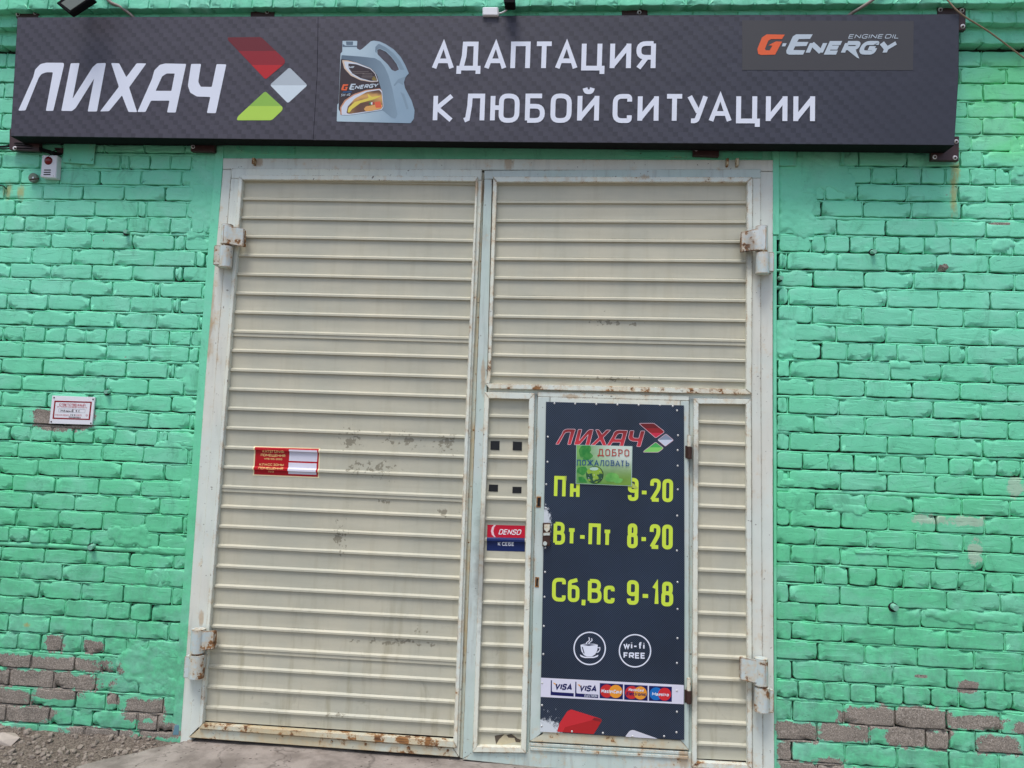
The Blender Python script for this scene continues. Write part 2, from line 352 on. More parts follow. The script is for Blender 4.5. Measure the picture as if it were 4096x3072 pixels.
def steel_paint(name, col, col2, rust=.5, streak=.5):
    """painted steel with rust along its edges and vertical runs"""
    t = NT(name)
    at = t.n('Attribute', attribute_type='OBJECT', attribute_name='rust').outputs['Fac']
    n1 = t.noise(7, 5); n2 = t.noise(60, 5, .65); n3 = t.noise(3.1, 5, .6, v=t.scaled((9, 9, .9)))
    base = t.mix(t.ramp(t.noise(1.7, 4), .42, .6), c4(*col), c4(*col2)); base = t.mul(base, t.math('MULTIPLY_ADD', n1, .22, .89))
    grime = t.math('MULTIPLY', t.ramp(n3, .5, .75), .38*streak); base = t.mix(grime, base, c4(136, 134, 126))
    bv = t.n('Bevel', samples=3); bv.inputs[0].default_value = .007
    e = t.math('SUBTRACT', 1.0, t.vec('DOT_PRODUCT', bv.outputs[0], t.g.outputs['True Normal']), clamp=True)
    lvl = t.math('ADD', t.math('MULTIPLY_ADD', e, 1.2, 0), t.math('MULTIPLY', at, .45)); lvl = t.math('ADD', lvl, rust*.10)
    lvl = t.math('ADD', lvl, t.math('MULTIPLY_ADD', n3, .35, -.2)); lvl = t.math('ADD', lvl, t.math('MULTIPLY_ADD', t.noise(3, 4, .6), .5, -.27))
    rm = t.ramp(t.math('ADD', lvl, t.math('MULTIPLY_ADD', t.noise(17, 7, .68), 1.6, -.8)), .47, .56)
    soft = t.ramp(t.math('ADD', lvl, t.math('MULTIPLY_ADD', t.noise(17, 7, .68), 1.6, -.8)), .2, .55)
    base = t.mix(t.math('MULTIPLY', soft, .5), base, c4(205, 172, 120))
    rc = t.mix(t.ramp(t.noise(30, 6, .7, v=t.scaled((.35, 1, 2))), .35, .65), c4(84, 54, 36), c4(158, 112, 66))
    col = t.mix(rm, base, rc)
    sd_ = t.dist([(1028, 632, 1058, 672), (828, 1075, 850, 1500), (803, 2430, 826, 2512), (2700, 2975, 2765, 3075), (1925, 700, 1940, 830), (1904, 722, 1916, 800), (1925, 1440, 1945, 1600), (2010, 620, 2060, 690), (2552, 700, 2600, 732), (2240, 1574, 2330, 1600)])
    sm_ = t.ramp(t.math('ADD', sd_, t.math('MULTIPLY_ADD', t.noise(22, 6, .7, v=t.scaled((1.6, 1, .5))), 2.2, -1.1)), 1.05, .5); col = t.mix(t.math('MULTIPLY', sm_, .55), col, t.mix(n2, c4(120, 84, 50), c4(204, 160, 96)))
    so_ = t.dist([(2752, 1740, 2800, 1960), (2750, 2700, 2800, 2860), (2955, 905, 3010, 1120), (1905, 1900, 1960, 2600)])
    sk_ = t.ramp(t.math('ADD', so_, t.math('MULTIPLY_ADD', t.noise(12, 5, .7), 1.8, -.9)), 1.1, .3); col = t.mix(t.math('MULTIPLY', sk_, .45), col, c4(84, 74, 68))
    nick = t.ramp(t.noise(48, 4, .6), .68, .70); col = t.mix(t.math('MULTIPLY', nick, .8), col, c4(80, 66, 56))
    t.bump(t.math('ADD', t.math('MULTIPLY', n2, .5), n1), .25, .003)
    return t.out(col, t.math('MULTIPLY_ADD', rm, .4, .42), spec=.4)
CREAM = steel_paint('cream_steel_paint', (224, 225, 208), (216, 222, 212))
WHITE = steel_paint('off_white_steel_paint', (216, 216, 204), (214, 220, 210), .3)
HINGE = steel_paint('worn_hinge_paint', (190, 202, 200), (200, 206, 204), 1.5, .9)
BLUE = steel_paint('pale_blue_steel_paint', (188, 204, 196), (198, 208, 202), .3, .9)
RUSTY = steel_paint('rusty_steel_paint', (204, 208, 192), (196, 186, 156), 1.4)
STRIP = steel_paint('green_steel_paint', (112, 212, 176), (104, 204, 166), .1, .6)

def slat_mat(name):
    t = NT(name); X = t.sep()
    n1 = t.noise(2.2, 5, .6); st = t.noise(2.4, 5, .6, v=t.scaled((7, 7, .8))); hz = t.noise(2.2, 4, .6, v=t.scaled((1.2, 1, 9)))
    col = t.mix(t.ramp(n1, .35, .65), c4(194, 189, 168), c4(184, 182, 164)); col = t.mul(col, t.math('MULTIPLY_ADD', hz, .22, .89))
    low = t.ramp(X[2], 1.5, .2)
    col = t.mix(t.math('MULTIPLY', t.ramp(st, .48, .72), t.math('MULTIPLY_ADD', low, .38, .14)), col, c4(146, 138, 108))
    # peeled coat and sticker ghosts
    d = t.dist([(1345, 1690, 1460, 1820), (1370, 1820, 1600, 1930), (1480, 1720, 1720, 1800), (1740, 1720, 1850, 1830), (1740, 2010, 1830, 2085), (1500, 1990, 1590, 2025), (1330, 2040, 1400, 2240),
                (2330, 1275, 2560, 1315), (2290, 1500, 2590, 1530), (1380, 2540, 1800, 2600), (1620, 2500, 1720, 2540), (1290, 2830, 1420, 2880)])
    m = t.ramp(t.math('ADD', d, t.math('MULTIPLY_ADD', t.noise(34, 5, .6), 5.4, -1.9)), 1.0, .95); m = t.math('MULTIPLY', m, t.ramp(t.noise(60, 4), .36, .42))
    col = t.mix(t.math('MULTIPLY', m, .8), col, c4(128, 122, 104))
    sm = t.ramp(t.noise(5, 6, .7, dist=1.5), .60, .76); col = t.mix(t.math('MULTIPLY', sm, t.math('MULTIPLY_ADD', low, .42, .08)), col, c4(118, 112, 92))
    nick = t.ramp(t.noise(30, 5, .7, v=t.scaled((1, 1, 2.2))), .715, .74); col = t.mix(t.math('MULTIPLY', nick, .55), col, c4(92, 84, 66))
    t.bump(t.math('ADD', t.noise(5, 3), t.math('MULTIPLY', t.noise(50, 3), .15)), .28, .006)
    return t.out(col, .44, spec=.45)
SLAT = slat_mat('beige_profiled_sheet')

def banner_mat():
    t = NT('carbon_pattern_banner'); X = t.sep(); CELL = .0275; PW = .0865
    row = t.math('FLOOR', t.math('DIVIDE', X[2], CELL)); u = t.math('DIVIDE', t.math('ADD', X[0], t.math('MULTIPLY', row, CELL*1.02)), PW)
    f = t.math('FRACT', u); cell = t.math('FLOOR', u)
    wn = t.n('TexWhiteNoise', noise_dimensions='2D'); cb = t.n('CombineXYZ'); t.put(cb.inputs[0], cell); t.put(cb.inputs[1], row); t.put(wn.inputs['Vector'], cb.outputs[0])
    light = t.math('LESS_THAN', f, .66)
    k = t.math('MULTIPLY', light, t.math('MULTIPLY_ADD', f, -.42, 1.0)); k = t.math('ADD', t.math('MULTIPLY', k, .34), .80)
    k = t.math('ADD', k, t.math('MULTIPLY_ADD', wn.outputs[0], .12, -.06))
    # the print fades out toward the right end
    fade = t.ramp(X[0], 1.2, 2.1); k = t.mix(t.math('MULTIPLY', fade, .75), k, (.86, .86, .86, 1))
    col = t.mix(t.ramp(X[0], -1.9, 1.8), c4(68, 65, 75), c4(58, 59, 70)); n = t.n('VectorMath', operation='MULTIPLY'); t.put(n.inputs[0], col); t.put(n.inputs[1], k)
    col = t.mul(n.outputs[0], t.math('MULTIPLY_ADD', t.noise(1.5, 4), .3, .85))
    dirt = t.ramp(t.noise(40, 5, .7, v=t.scaled((2.5, 1, .35))), .68, .8); col = t.mix(t.math('MULTIPLY', dirt, .22), col, c4(120, 118, 122))
    t.bump(t.noise(3.2, 3, .5, v=t.scaled((1, 1, 1.6)), dist=.6), .3, .012)
    return t.out(col, .5, spec=.35)
BANNER = banner_mat()
def poster_mat():
    t = NT('navy_mesh_print'); X = t.sep(); a = t.math('MULTIPLY', X[0], 2*math.pi/.0125); b = t.math('MULTIPLY', X[2], 2*math.pi/.0125)
    s = t.math('MULTIPLY', t.math('SINE', a), t.math('SINE', b)); k = t.ramp(s, -.2, .7)
    big = t.noise(2.2, 3, .5); dk = t.mix(k, c4(18, 26, 42), c4(66, 86, 112)); dk = t.mul(dk, t.math('MULTIPLY_ADD', big, .9, .36))
    d = t.dist([(2120, 2860, 2245, 2960), (2150, 2020, 2205, 2180)]); w = t.ramp(t.math('ADD', d, t.math('MULTIPLY_ADD', t.noise(45, 6, .75), 2.0, -1.0)), 1.05, .72)
    col = t.mix(w, dk, c4(206, 212, 216))
    scr = t.ramp(t.noise(18, 7, .8, v=t.scaled((1, 1, .5)), dist=2), .71, .75); col = t.mix(t.math('MULTIPLY', scr, .5), col, c4(140, 150, 168))
    t.bump(t.noise(4, 2), .2, .01)
    return t.out(col, .33, spec=.5)
POSTER = poster_mat()
def concrete():
    t = NT('worn_concrete'); n = t.noise(6, 6, .6); f = t.noise(120, 4, .7)
    col = t.mix(t.ramp(n, .35, .65), c4(124, 115, 107), c4(160, 150, 141)); col = t.mul(col, t.math('MULTIPLY_ADD', f, .35, .82))
    vo = t.n('TexVoronoi'); vo.inputs['Scale'].default_value = 26; t.put(vo.inputs['Vector'], t.vec('ADD', t.P, t.mul(t.P, t.math('MULTIPLY', t.noise(30, 2), .02))))
    vc = t.n('TexVoronoi', feature='DISTANCE_TO_EDGE'); vc.inputs['Scale'].default_value = 1.4; t.put(vc.inputs['Vector'], t.vec('ADD', t.P, t.mul(t.P, t.math('MULTIPLY', t.noise(5, 6), .3)))); col = t.mix(t.math('MULTIPLY', t.ramp(vc.outputs[0], .006, .002), .4), col, c4(70, 62, 56)); col = t.mix(t.math('MULTIPLY', t.ramp(t.noise(2.2, 6, .7, dist=1), .5, .75), .25), col, c4(96, 88, 82))
    pit = t.math('MULTIPLY', t.ramp(vo.outputs['Distance'], .2, .11), t.ramp(t.noise(9, 3), .42, .55)); col = t.mix(t.math('MULTIPLY', pit, .85), col, c4(66, 54, 48))
    t.bump(t.math('SUBTRACT', t.math('ADD', n, t.math('MULTIPLY', f, .3)), t.math('MULTIPLY', pit, .5)), .5, .008)
    return t.out(col, .85, spec=.25)
CONC = concrete()
def soil():
    t = NT('gravelly_soil'); n = t.noise(9, 6, .6); f = t.noise(90, 6, .7)
    col = t.mix(t.ramp(f, .35, .65), c4(86, 76, 68), c4(140, 128, 116)); col = t.mul(col, t.math('MULTIPLY_ADD', n, .4, .8))
    t.bump(t.math('ADD', n, f), .9, .012); return t.out(col, .95, spec=.2)
SOIL = soil()
STONE = plain('pebble_stone', (142, 130, 118), .9, var=.35, scale=22)
BROWN = plain('brown_bracket_paint', (62, 36, 36), .5, var=.3, scale=25, bump=.3)
BLACK = plain('black_rubber', (18, 18, 20), .8, spec=.15)
ZINC = plain('zinc_bolt', (205, 205, 202), .35, .5, scale=200)
DARKM = plain('dark_rusty_iron', (64, 42, 34), .7, .2, var=.4, scale=60, bump=.4)
GREYC = plain('grey_cable_sheath', (142, 130, 122), .6)
WPLAS = plain('white_plastic', (226, 226, 230), .4, var=.03)
DARK = plain('dark_gap', (14, 14, 14), .9)

# ------------------------------------------------------------------ ground
gs = bmesh.new()
GZ = W(100, 2962, .06).z
bmesh.ops.create_grid(gs, x_segments=60, y_segments=60, size=1)
for v in gs.verts:
    s = lambda a: math.copysign(abs(a)**3.2, a)
    x = s(v.co.x)*600; y = s(v.co.y)*600 - .2
    near = max(0, 1-math.hypot(x, y)/14)
    v.co = (x, y, GZ-.012+noise.noise(Vector((x*2.1, y*2.1, 0)))*.016*near)
tag(obj('ground', gs, SOIL, smooth=True), kind='structure')
# finer lumpy soil along the foot of the wall
def patch_grid(x0, x1, y0, y1, step, fz):
    nx = int((x1-x0)/step)+1; ny = int((y1-y0)/step)+1; V = []; F = []
    for j in range(ny):
        for i in range(nx):
            x = x0+i*step; y = y0+j*step; V.append((x, y, fz(x, y)))
    for j in range(ny-1):
        for i in range(nx-1): a = j*nx+i; F.append((a, a+1, a+nx+1, a+nx))
    return V, F
def soil_z(x, y): return GZ + .006 + .022*noise.noise(Vector((x*5, y*5, 1))) + .011*noise.noise(Vector((x*21, y*21, 2))) + max(0, .05+y*.35)*.6 + min(0, (y+1.2)*.05)
tag(obj('soil_verge', patch_grid(-5.2, -1.9, -1.6, .0, .025, soil_z), SOIL, smooth=True), kind='structure')
V = []; F = []
ico = bmesh.new(); bmesh.ops.create_icosphere(ico, subdivisions=1, radius=1); iv = [v.co.copy() for v in ico.verts]; jf = [tuple(v.index for v in f.verts) for f in ico.faces]; ico.free()
for k in range(5200):
    x = R(-5.0, -1.95); y = -abs(random.gauss(0, .45)); 
    if y < -1.5: continue
    r = .003+.022*random.random()**6; n0 = len(V); m = Matrix.Rotation(R(0, 6.3), 3, Vector((R(-1, 1), R(-1, 1), R(-1, 1))).normalized()); sc = Vector((1, R(.6, 1), R(.4, .8)))
    for v in iv: V.append(m @ Vector((v.x*sc.x, v.y*sc.y, v.z*sc.z))*r*(1+R(-.2, .2)) + Vector((x, y, soil_z(x, y)+r*.25)))
    F += [tuple(i+n0 for i in f) for f in jf]
tag(obj('gravel', (V, F), STONE), 'loose grey gravel and grit along the foot of the wall', 'gravel', kind='stuff')
rk = [(v*Vector((1, 1, 1)).length) for v in iv]
V = [Vector((v.x*.11, v.y*.07, v.z*.035))*(1+.15*math.sin(i*7)) + W(8, 2957, .12) for i, v in enumerate(iv)]
tag(obj('stone', (V, jf), plain('pale_stone', (176, 164, 152), .85, var=.2, scale=40, bump=.5)), 'pale flat stone lying on the gravel at the far left foot of the wall', 'stone')

# concrete apron in front of the gate: slopes gently away, broken left edge
AZ = W(1300, 3010, .05).z
zl = W(753, 2958, .05).z; zr = W(2300, 3078, .05).z
bm = bmesh.new(); loop = []
L0 = W(600, 2945, 0.0)
edge = [(-2.20, .0), (-2.235, -.05), (-2.33, -.13), (-2.40, -.22), (-2.50, -.30), (-2.62, -.42), (-2.68, -.62), (-2.8, -.9), (-2.84, -1.3), (-2.95, -1.9)]
NX = 60; NY = 40; V = []; F = []
def left_at(y):
    for (xa, ya), (xb, yb) in zip(edge, edge[1:]):
        if yb <= y <= ya: return xa+(xb-xa)*(y-ya)/(yb-ya)
    return edge[-1][0]
def slab_z(x, y): return GZ+.045 + (x+2.2)*-.004 + .010*noise.noise(Vector((x*1.7, y*1.7, 4))) + .004*noise.noise(Vector((x*9, y*9, 4))) + min(0, y+.2)*.02
for j in range(NY+1):
    y = .35-(j/NY)*2.25; xl = left_at(min(0, y))+.012*noise.noise(Vector((y*22, 3, 3)))
    for i in range(NX+1):
        x = xl+(3.6-xl)*(i/NX)**1.4; z = slab_z(x, y)
        if i == 0: z -= .012
        V.append((x, y, z))
for j in range(NY):
    for i in range(NX): a = j*(NX+1)+i; F.append((a, a+NX+1, a+NX+2, a+1))
n0 = len(V)
for j in range(NY+1): v = V[j*(NX+1)]; V.append((v[0]-.015, v[1], GZ-.12))
for j in range(NY): F.append((j*(NX+1), n0+j, n0+j+1, (j+1)*(NX+1)))
n0 = len(V)
for i in range(NX+1): v = V[NY*(NX+1)+i]; V.append((v[0], v[1]-.01, GZ-.12))
for i in range(NX): F.append((NY*(NX+1)+i, n0+i, n0+i+1, NY*(NX+1)+i+1))
tag(obj('concrete_apron', (V, F), CONC, smooth=True), kind='structure')

# ------------------------------------------------------------------ brick walls
ZTOPSIGN = W(2000, 575, 0).z
def brick_mesh(w, hgt, dep, seed, chips=1):
    rnd = random.Random(seed); cr = rnd.uniform(.006, .016)
    pts = []
    nx = max(3, int(w/.035)); nz = 3
    c = [(-w/2, -hgt/2), (w/2, -hgt/2), (w/2, hgt/2), (-w/2, hgt/2)]
    crs = [cr*rnd.uniform(.6, 1.8) for _ in c]
    for k in range(4):
        a = Vector(c[k-1]); p = Vector(c[k]); b = Vector(c[(k+1) % 4]); q = crs[k]
        s = p+(a-p).normalized()*q; e = p+(b-p).normalized()*q
        for t in (0, .5, 1): pts.append(s*(1-t)**2+p*2*t*(1-t)+e*t*t)
        m = nx if k % 2 == 0 else nz
        q2 = crs[(k+1) % 4]; e2 = b+(p-b).normalized()*q2
        for i in range(1, m): pts.append(e.lerp(e2, i/m))
    J = [(rnd.gauss(0, .0017), rnd.gauss(0, .0017)) for _ in pts]
    pts = [Vector((p.x+j[0], p.y+j[1])) for p, j in zip(pts, J)]
    n = len(pts); V = []; F = []
    rings = [(1.0, 0, dep), (1.0, 0, .0045), (1.0, .0008, .0016), (1.0, .0022, .0003), (1.0, .0055, 0), (1.0, .024, 0)]
    for _, ins, y in rings:
        for p in pts:
            s = Vector((max(0, abs(p.x)-ins)/max(abs(p.x), 1e-6), max(0, abs(p.y)-ins)/max(abs(p.y), 1e-6)))
            V.append((p.x*s.x, y+rnd.gauss(0, .0005), p.y*s.y))
    for r in range(len(rings)-1):
        for i in range(n): j = (i+1) % n; F.append((r*n+i, r*n+j, (r+1)*n+j, (r+1)*n+i))
    o = (len(rings)-1)*n
    F.append(tuple(o+i for i in range(n)))
    me = bpy.data.meshes.new('brick'); me.from_pydata(V, [], F); me.shade_smooth(); me.materials.append(GREEN); me.polygons[len(me.polygons)-1].use_smooth = False
    # knocked-off corner or edge
    if chips:
        for _ in range(rnd.choice((0, 1, 1, 2, 2))):
            cx = rnd.choice((-1, 1))*w/2*rnd.uniform(.5, 1); cz = rnd.choice((-1, -1, 1))*hgt/2; rr = rnd.uniform(.014, .034)
            for v in me.vertices:
                d = math.hypot(v.co.x-cx, (v.co.z-cz)*1.3)
                if d < rr and v.index < (len(rings)-1)*n and v.co.y < .01: v.co.y += (1-d/rr)*.032
    return me
POOL = {}
def brick_from_pool(w, hgt, dep):
    wk = round(w/.012)*.012; k = (wk, dep); lst = POOL.setdefault(k, [])
    if len(lst) < (9 if wk > .1 else 5): lst.append(brick_mesh(wk, .088, dep, len(POOL)*31+len(lst)))
    return random.choice(lst), w/wk, hgt/.088
BEADS = []
def lay(parent, x0, x1, ztop, zbot, out=0.0, dep=.035, gap=.0105):
    w = x1-x0-gap
    BEADS.append((parent.name, x1, ztop, zbot))
    if w < .014: return
    me, sx, sz = brick_from_pool(w, ztop-zbot, dep)
    fl = random.choice((-1, 1)); far = (w > .2)
    o = link('brick', me, ((x0+x1)/2, -out+R(-.0035, .0035), (ztop+zbot)/2), parent)
    o.scale = (sx*fl, 1, sz); o.rotation_euler = (R(-.008, .008), R(-.006, .006), R(-.005, .005))
    return o

def rows_left():
    A = lambda z: z*.4822; B = lambda z: z*.5426; C = lambda z: z*.5255
    rows = []
    for t, b, j, k in [(160, 215, [290, 520, 790, 865, 1195, 1535], 'S'), (242, 350, [20, 335, 500, 680, 1000, 1072, 1245, 1415, 1590], 'H'), (370, 480, [170, 500, 830, 1175, 1510], 'S'),
                    (500, 605, [45, 355, 690, 1035, 1370], 'S'), (625, 740, [130, 460, 790, 1145, 1215, 1555, 1655], 'S'), (758, 868, [45, 210, 385, 550, 720, 890, 1062, 1240, 1415, 1595, 1700], 'H'),
                    (893, 1004, [100, 425, 760, 1100, 1450, 1535], 'S'), (1022, 1138, [265, 600, 945, 1285, 1625, 1700], 'S'), (1148, 1258, [90, 425, 765, 1105, 1450, 1515], 'S'),
                    (1280, 1390, [250, 590, 935, 1275, 1325, 1680], 'S'), (1404, 1516, [65, 400, 745, 1085, 1430, 1490], 'S'), (1538, 1648, [275, 620, 960, 1305, 1650], 'S')]:
        rows.append((500+A(t), 500+A(b), [A(x) for x in j], k))
    for t, b, j, k in [(14, 108, [25, 180, 335, 485, 632, 785, 940, 1110, 1248, 1410], 'H'), (128, 228, [170, 475, 785, 1100, 1395, 1465], 'S'), (248, 350, [15, 320, 625, 932, 1238, 1290], 'S'),
                    (368, 470, [165, 470, 780, 1095, 1360], 'S'), (490, 593, [15, 345, 640, 945, 1265], 'S'), (612, 715, [165, 480, 785, 1095, 1400], 'S'),
                    (742, 842, [75, 230, 385, 545, 695, 845, 1005, 1165, 1238], 'H'), (862, 965, [135, 445, 755, 1060, 1390], 'S'), (984, 1092, [280, 585, 895, 1210], 'S'),
                    (1108, 1212, [95, 410, 730, 1040, 1345], 'S'), (1230, 1338, [240, 555, 860, 1180], 'S'), (1356, 1472, [125, 435, 760, 1070, 1350], 'S'), (1490, 1590, [70, 218, 370, 528, 670, 850, 1005, 1170], 'H')]:
        rows.append((1300+B(t), 1300+B(b), [B(x) for x in j], k))
    for t, b, j, k in [(-22, 74, [12, 342, 660, 985, 1320], 'S'), (88, 206, [155, 475, 795, 1110, 1222], 'S'), (222, 344, [300, 620, 940, 1310], 'S'), (354, 474, [175, 500, 820, 990, 1150], 'S'),
                    (488, 610, [65, 380, 705, 1045, 1285], 'S'), (624, 742, [140, 312, 475, 625, 790, 965, 1130], 'H'), (768, 885, [240, 570, 775, 905, 1100], 'S'), (902, 1024, [75, 410, 730, 1055, 1245], 'S'),
                    (1044, 1164, [235, 575, 805, 895, 1245], 'S'), (1178, 1296, [50, 380, 555, 705, 1045, 1200], 'S'), (1312, 1420, [290, 640, 900, 1060], 'S')]:
        rows.append((2200+C(t), 2200+C(b), [C(x) for x in j], k))
    return rows
def rows_right():
    A = lambda z: 3000+z*.5726; B = lambda z: 2700+z*.4822; C = lambda z: 2700+z*.631
    rows = []
    for t, b, x, j, k in [(95, 195, 900, [325, 655, 760, 1095, 1470, 1625], 'S'), (212, 314, 800, [680, 850, 1022, 1195, 1365, 1540, 1715, 1820], 'H'), (335, 435, 900, [525, 752, 1095, 1455, 1655], 'S'), (452, 552, 900, [500, 790, 1130, 1480, 1832], 'S'),
                       (574, 676, 700, [340, 605, 950, 1300, 1650], 'S'), (692, 796, 600, [430, 528, 698, 870, 1045, 1218, 1400, 1580, 1755, 1840], 'H'), (806, 916, 400, [260, 605, 950, 1305, 1670], 'S'), (932, 1035, 400, [445, 798, 1145, 1498, 1850], 'S'),
                       (1056, 1166, 400, [270, 615, 962, 1320, 1682], 'S'), (1182, 1292, 400, [435, 790, 1138, 1495, 1865], 'S'), (1312, 1418, 500, [270, 605, 950, 1305, 1678], 'S'), (1434, 1545, 500, [290, 498, 680, 855, 1030, 1212, 1395, 1512, 1870], 'H'), (1560, 1668, 300, [280, 620, 982, 1340, 1690], 'S')]:
        rows.append((550+t*.5726, 550+b*.5726, A(x), [A(v) for v in j], k))
    for t, b, j, k in [(35, 160, [1155, 1580], 'S'), (190, 315, [940, 1360], 'S'), (337, 470, [1152, 1578], 'S'), (488, 620, [952, 1372], 'S'), (648, 775, [1060, 1278, 1485], 'H'), (800, 935, [945, 1372], 'S'),
                    (975, 1100, [1165, 1585], 'S'), (1120, 1252, [955, 1380], 'S'), (1270, 1400, [1168, 1598], 'S'), (1420, 1555, [960, 1375], 'S')]:
        rows.append((1500+t*.4822, 1500+b*.4822, B(1050), [B(v) for v in j], k))
    for t, b, x, j, k in [(98, 205, 800, [892, 940, 1100, 1277, 1450, 1622, 1795, 1970, 2143], 'H'), (222, 332, 800, [725, 1045, 1382, 1720, 2060], 'S'), (345, 452, 900, [900, 1225, 1558, 1900], 'S'), (468, 574, 900, [740, 1065, 1390, 1725, 2090], 'S'),
                       (590, 698, 900, [905, 1205, 1535, 1898], 'S'), (712, 824, 900, [745, 1070, 1382, 1725, 2088], 'S'), (838, 945, 900, [780, 945, 1110, 1275, 1450, 1625, 1803, 1970, 2142], 'H'), (966, 1088, 900, [745, 1070, 1395, 1722, 2065], 'S'),
                       (1096, 1212, 900, [900, 1232, 1590, 1740, 1905], 'S'), (1226, 1346, 900, [740, 1078, 1408, 1740], 'S'), (1362, 1480, 900, [900, 1240, 1580, 1900], 'S')]:
        rows.append((2200+t*.631, 2200+b*.631, C(x), [C(v) for v in j], k))
    return rows

def gate_left_edge(z):   # world x of the gate surround's left edge at height z
    a = W(872, 600); b = W(694, 2945); return a.x+(b.x-a.x)*(a.z-z)/(a.z-b.z)
XL = gate_left_edge; XR = lambda z: W(3107, 1800).x
LEND, REND = -4.75, 3.75
gw = lambda: None
wallL = thing('brick_wall', 'mint green painted brick wall left of the beige gate, bare grey bricks at its foot', 'wall', (-3.6, 0, GZ))
wallR = thing('brick_wall', 'mint green painted brick wall right of the beige gate, flaking to grey brick at its foot', 'wall', (2.3, 0, GZ))
rowsz = {'L': [], 'R': []}
SP = {'S': .262, 'H': .1315}
def fill_row(parent, xs, xa, xb, zt, zb, kind, side):
    xs = sorted(x for x in xs if xa+.02 < x < xb-.02)
    while xs and xs[0]-xa > .02 and side == 'L':
        xs.insert(0, xs[0]-SP[kind])
    if side == 'L' and xs and xs[0] < xa: pass
    while xs and side == 'R' and xs[-1] < xb: xs.append(xs[-1]+SP[kind])
    if side == 'L': edges = xs+[xb]
    else: edges = [xa]+xs
    for a, b in zip(edges, edges[1:]): lay(parent, a, b, zt, zb)
upper = []
for t, b, j in [(206, 264, [1960]), (274, 331, [2110]), (338, 399, [1970]), (409, 467, [1880, 2110]), (473, 534, [1965]), (544, 600, [1900, 2120])]:
    upper.append((W(3900, t).z, W(3900, b).z, [W(2600+x*.6763, t).x for x in j]))
for t, b, j, k in rows_left():
    zt, zb = W(0, t).z, W(0, b).z; zm = (zt+zb)/2
    xs = [W(x, t+(x*.00003*t)).x for x in j]
    fill_row(wallL, xs, LEND, XL(zm), zt, zb, k, 'L'); rowsz['L'].append((zt, zb))
for t, b, x0, j, k in rows_right():
    zt, zb = W(x0, t).z, W(x0, b).z; zm = (zt+zb)/2
    fill_row(wallR, [W(x, (t+b)/2).x for x in j], XR(zm), REND, zt, zb, k, 'R'); rowsz['R'].append((zt, zb))
SL, SRX = W(66, 300, .17).x, W(3830, 300, .17).x
for i, (zt, zb, j) in enumerate(upper):
    x = j[0]
    while x > SRX-.1: x -= .262
    while x < REND: lay(wallR, x, x+.262, zt, zb); x += .262
    x = SL+.05+(.13 if i % 2 else 0)
    while x > LEND: lay(wallL, x-.262, x, zt, zb); x -= .262

def mortar(parent, x0f, x1f, z0, z1, rows):
    """painted joint beads, cracked away from the bricks here and there so the dark joint behind shows"""
    V = []; F = []; rows = sorted(rows, reverse=True); N = lambda a, b, c: noise.noise(Vector((a, b, c)))
    def run(P):          # P: list of rings of points, joined into a band
        n0 = len(V); m = len(P[0])
        for r in P: V.extend(r)
        for i in range(len(P)-1):
            for k in range(m-1): c = n0+i*m+k; F.append((c, c+1, c+m+1, c+m))
    for (ta, ba), (tb, bb) in zip(rows, rows[1:]+[(z0, z0)]):
        za, zb = ba, max(tb, ba-.03); zm = (za+zb)/2; a, b = x0f(zm)-.02, x1f(zm)+.02; n = int((b-a)/.012); P = []
        for i in range(n+1):
            x = a+(b-a)*i/n; big = N(x*2.3, zm*3, 11); c = .0056+.0060*N(x*13, zm*31, 3)+.0050*big; c = min(c, .0098)
            c2 = -.0012+.0022*N(x*17, zm*31, 8); y = .0045+.0035*N(x*21, zm*40, 5)-.003*max(0, -big); y = max(y, .001)
            P.append([(x, .03, za-c), (x, y+.002, za-c-.0006), (x, y, (za-c+zb)/2), (x, y+.001, zb+c2), (x, .03, zb+c2-.003)])
        run(P)
    for nm, x, zt, zb in BEADS:
        if nm != parent.name: continue
        P = []; r = random.random(); sd = random.choice((-1, 1))
        if r < .16: continue
        for i in range(8):
            z = zt+.004+(zb-zt-.008)*i/7; c = .0038+.0065*max(-.35, N(x*9, z*16, 2)) + (.0018 if r > .5 else 0); y = .0055+.004*N(x*20, z*30, 7)
            l, rr = x-.0056, x+.0056
            if sd > 0: l += c
            else: rr -= c
            P.append([(l, .03, z), (l, y+.001, z), ((l+rr)/2, y, z), (rr, y+.001, z), (rr, .03, z)])
        run(P)
    o = obj('mortar', (V, F), GREEN, parent, smooth=True); o['kind'] = 'stuff'; return o
ZB = GZ-.05; ZU = W(3900, 190).z
mortar(wallL, lambda z: LEND, XL, ZB, ZU, rowsz['L']+[(a, b) for a, b, _ in upper]); mortar(wallR, XR, lambda z: REND, ZB, ZU, rowsz['R']+[(a, b) for a, b, _ in upper])
def box(name, x0, x1, y0, y1, z0, z1, mat, parent, bev=0):
    bm = bmesh.new(); bmesh.ops.create_cube(bm, size=1)
    for v in bm.verts: v.co = (x0+(v.co.x+.5)*(x1-x0), y0+(v.co.y+.5)*(y1-y0), z0+(v.co.z+.5)*(z1-z0))
    if bev: bmesh.ops.bevel(bm, geom=list(bm.edges), offset=bev, segments=2, affect='EDGES')
    return obj(name, bm, mat, parent)
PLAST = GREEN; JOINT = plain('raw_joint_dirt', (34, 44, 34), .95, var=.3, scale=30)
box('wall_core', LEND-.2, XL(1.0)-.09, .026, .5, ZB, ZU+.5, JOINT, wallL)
box('wall_core', XR(1)+.02, REND+.2, .026, .5, ZB, ZU+.5, JOINT, wallR)

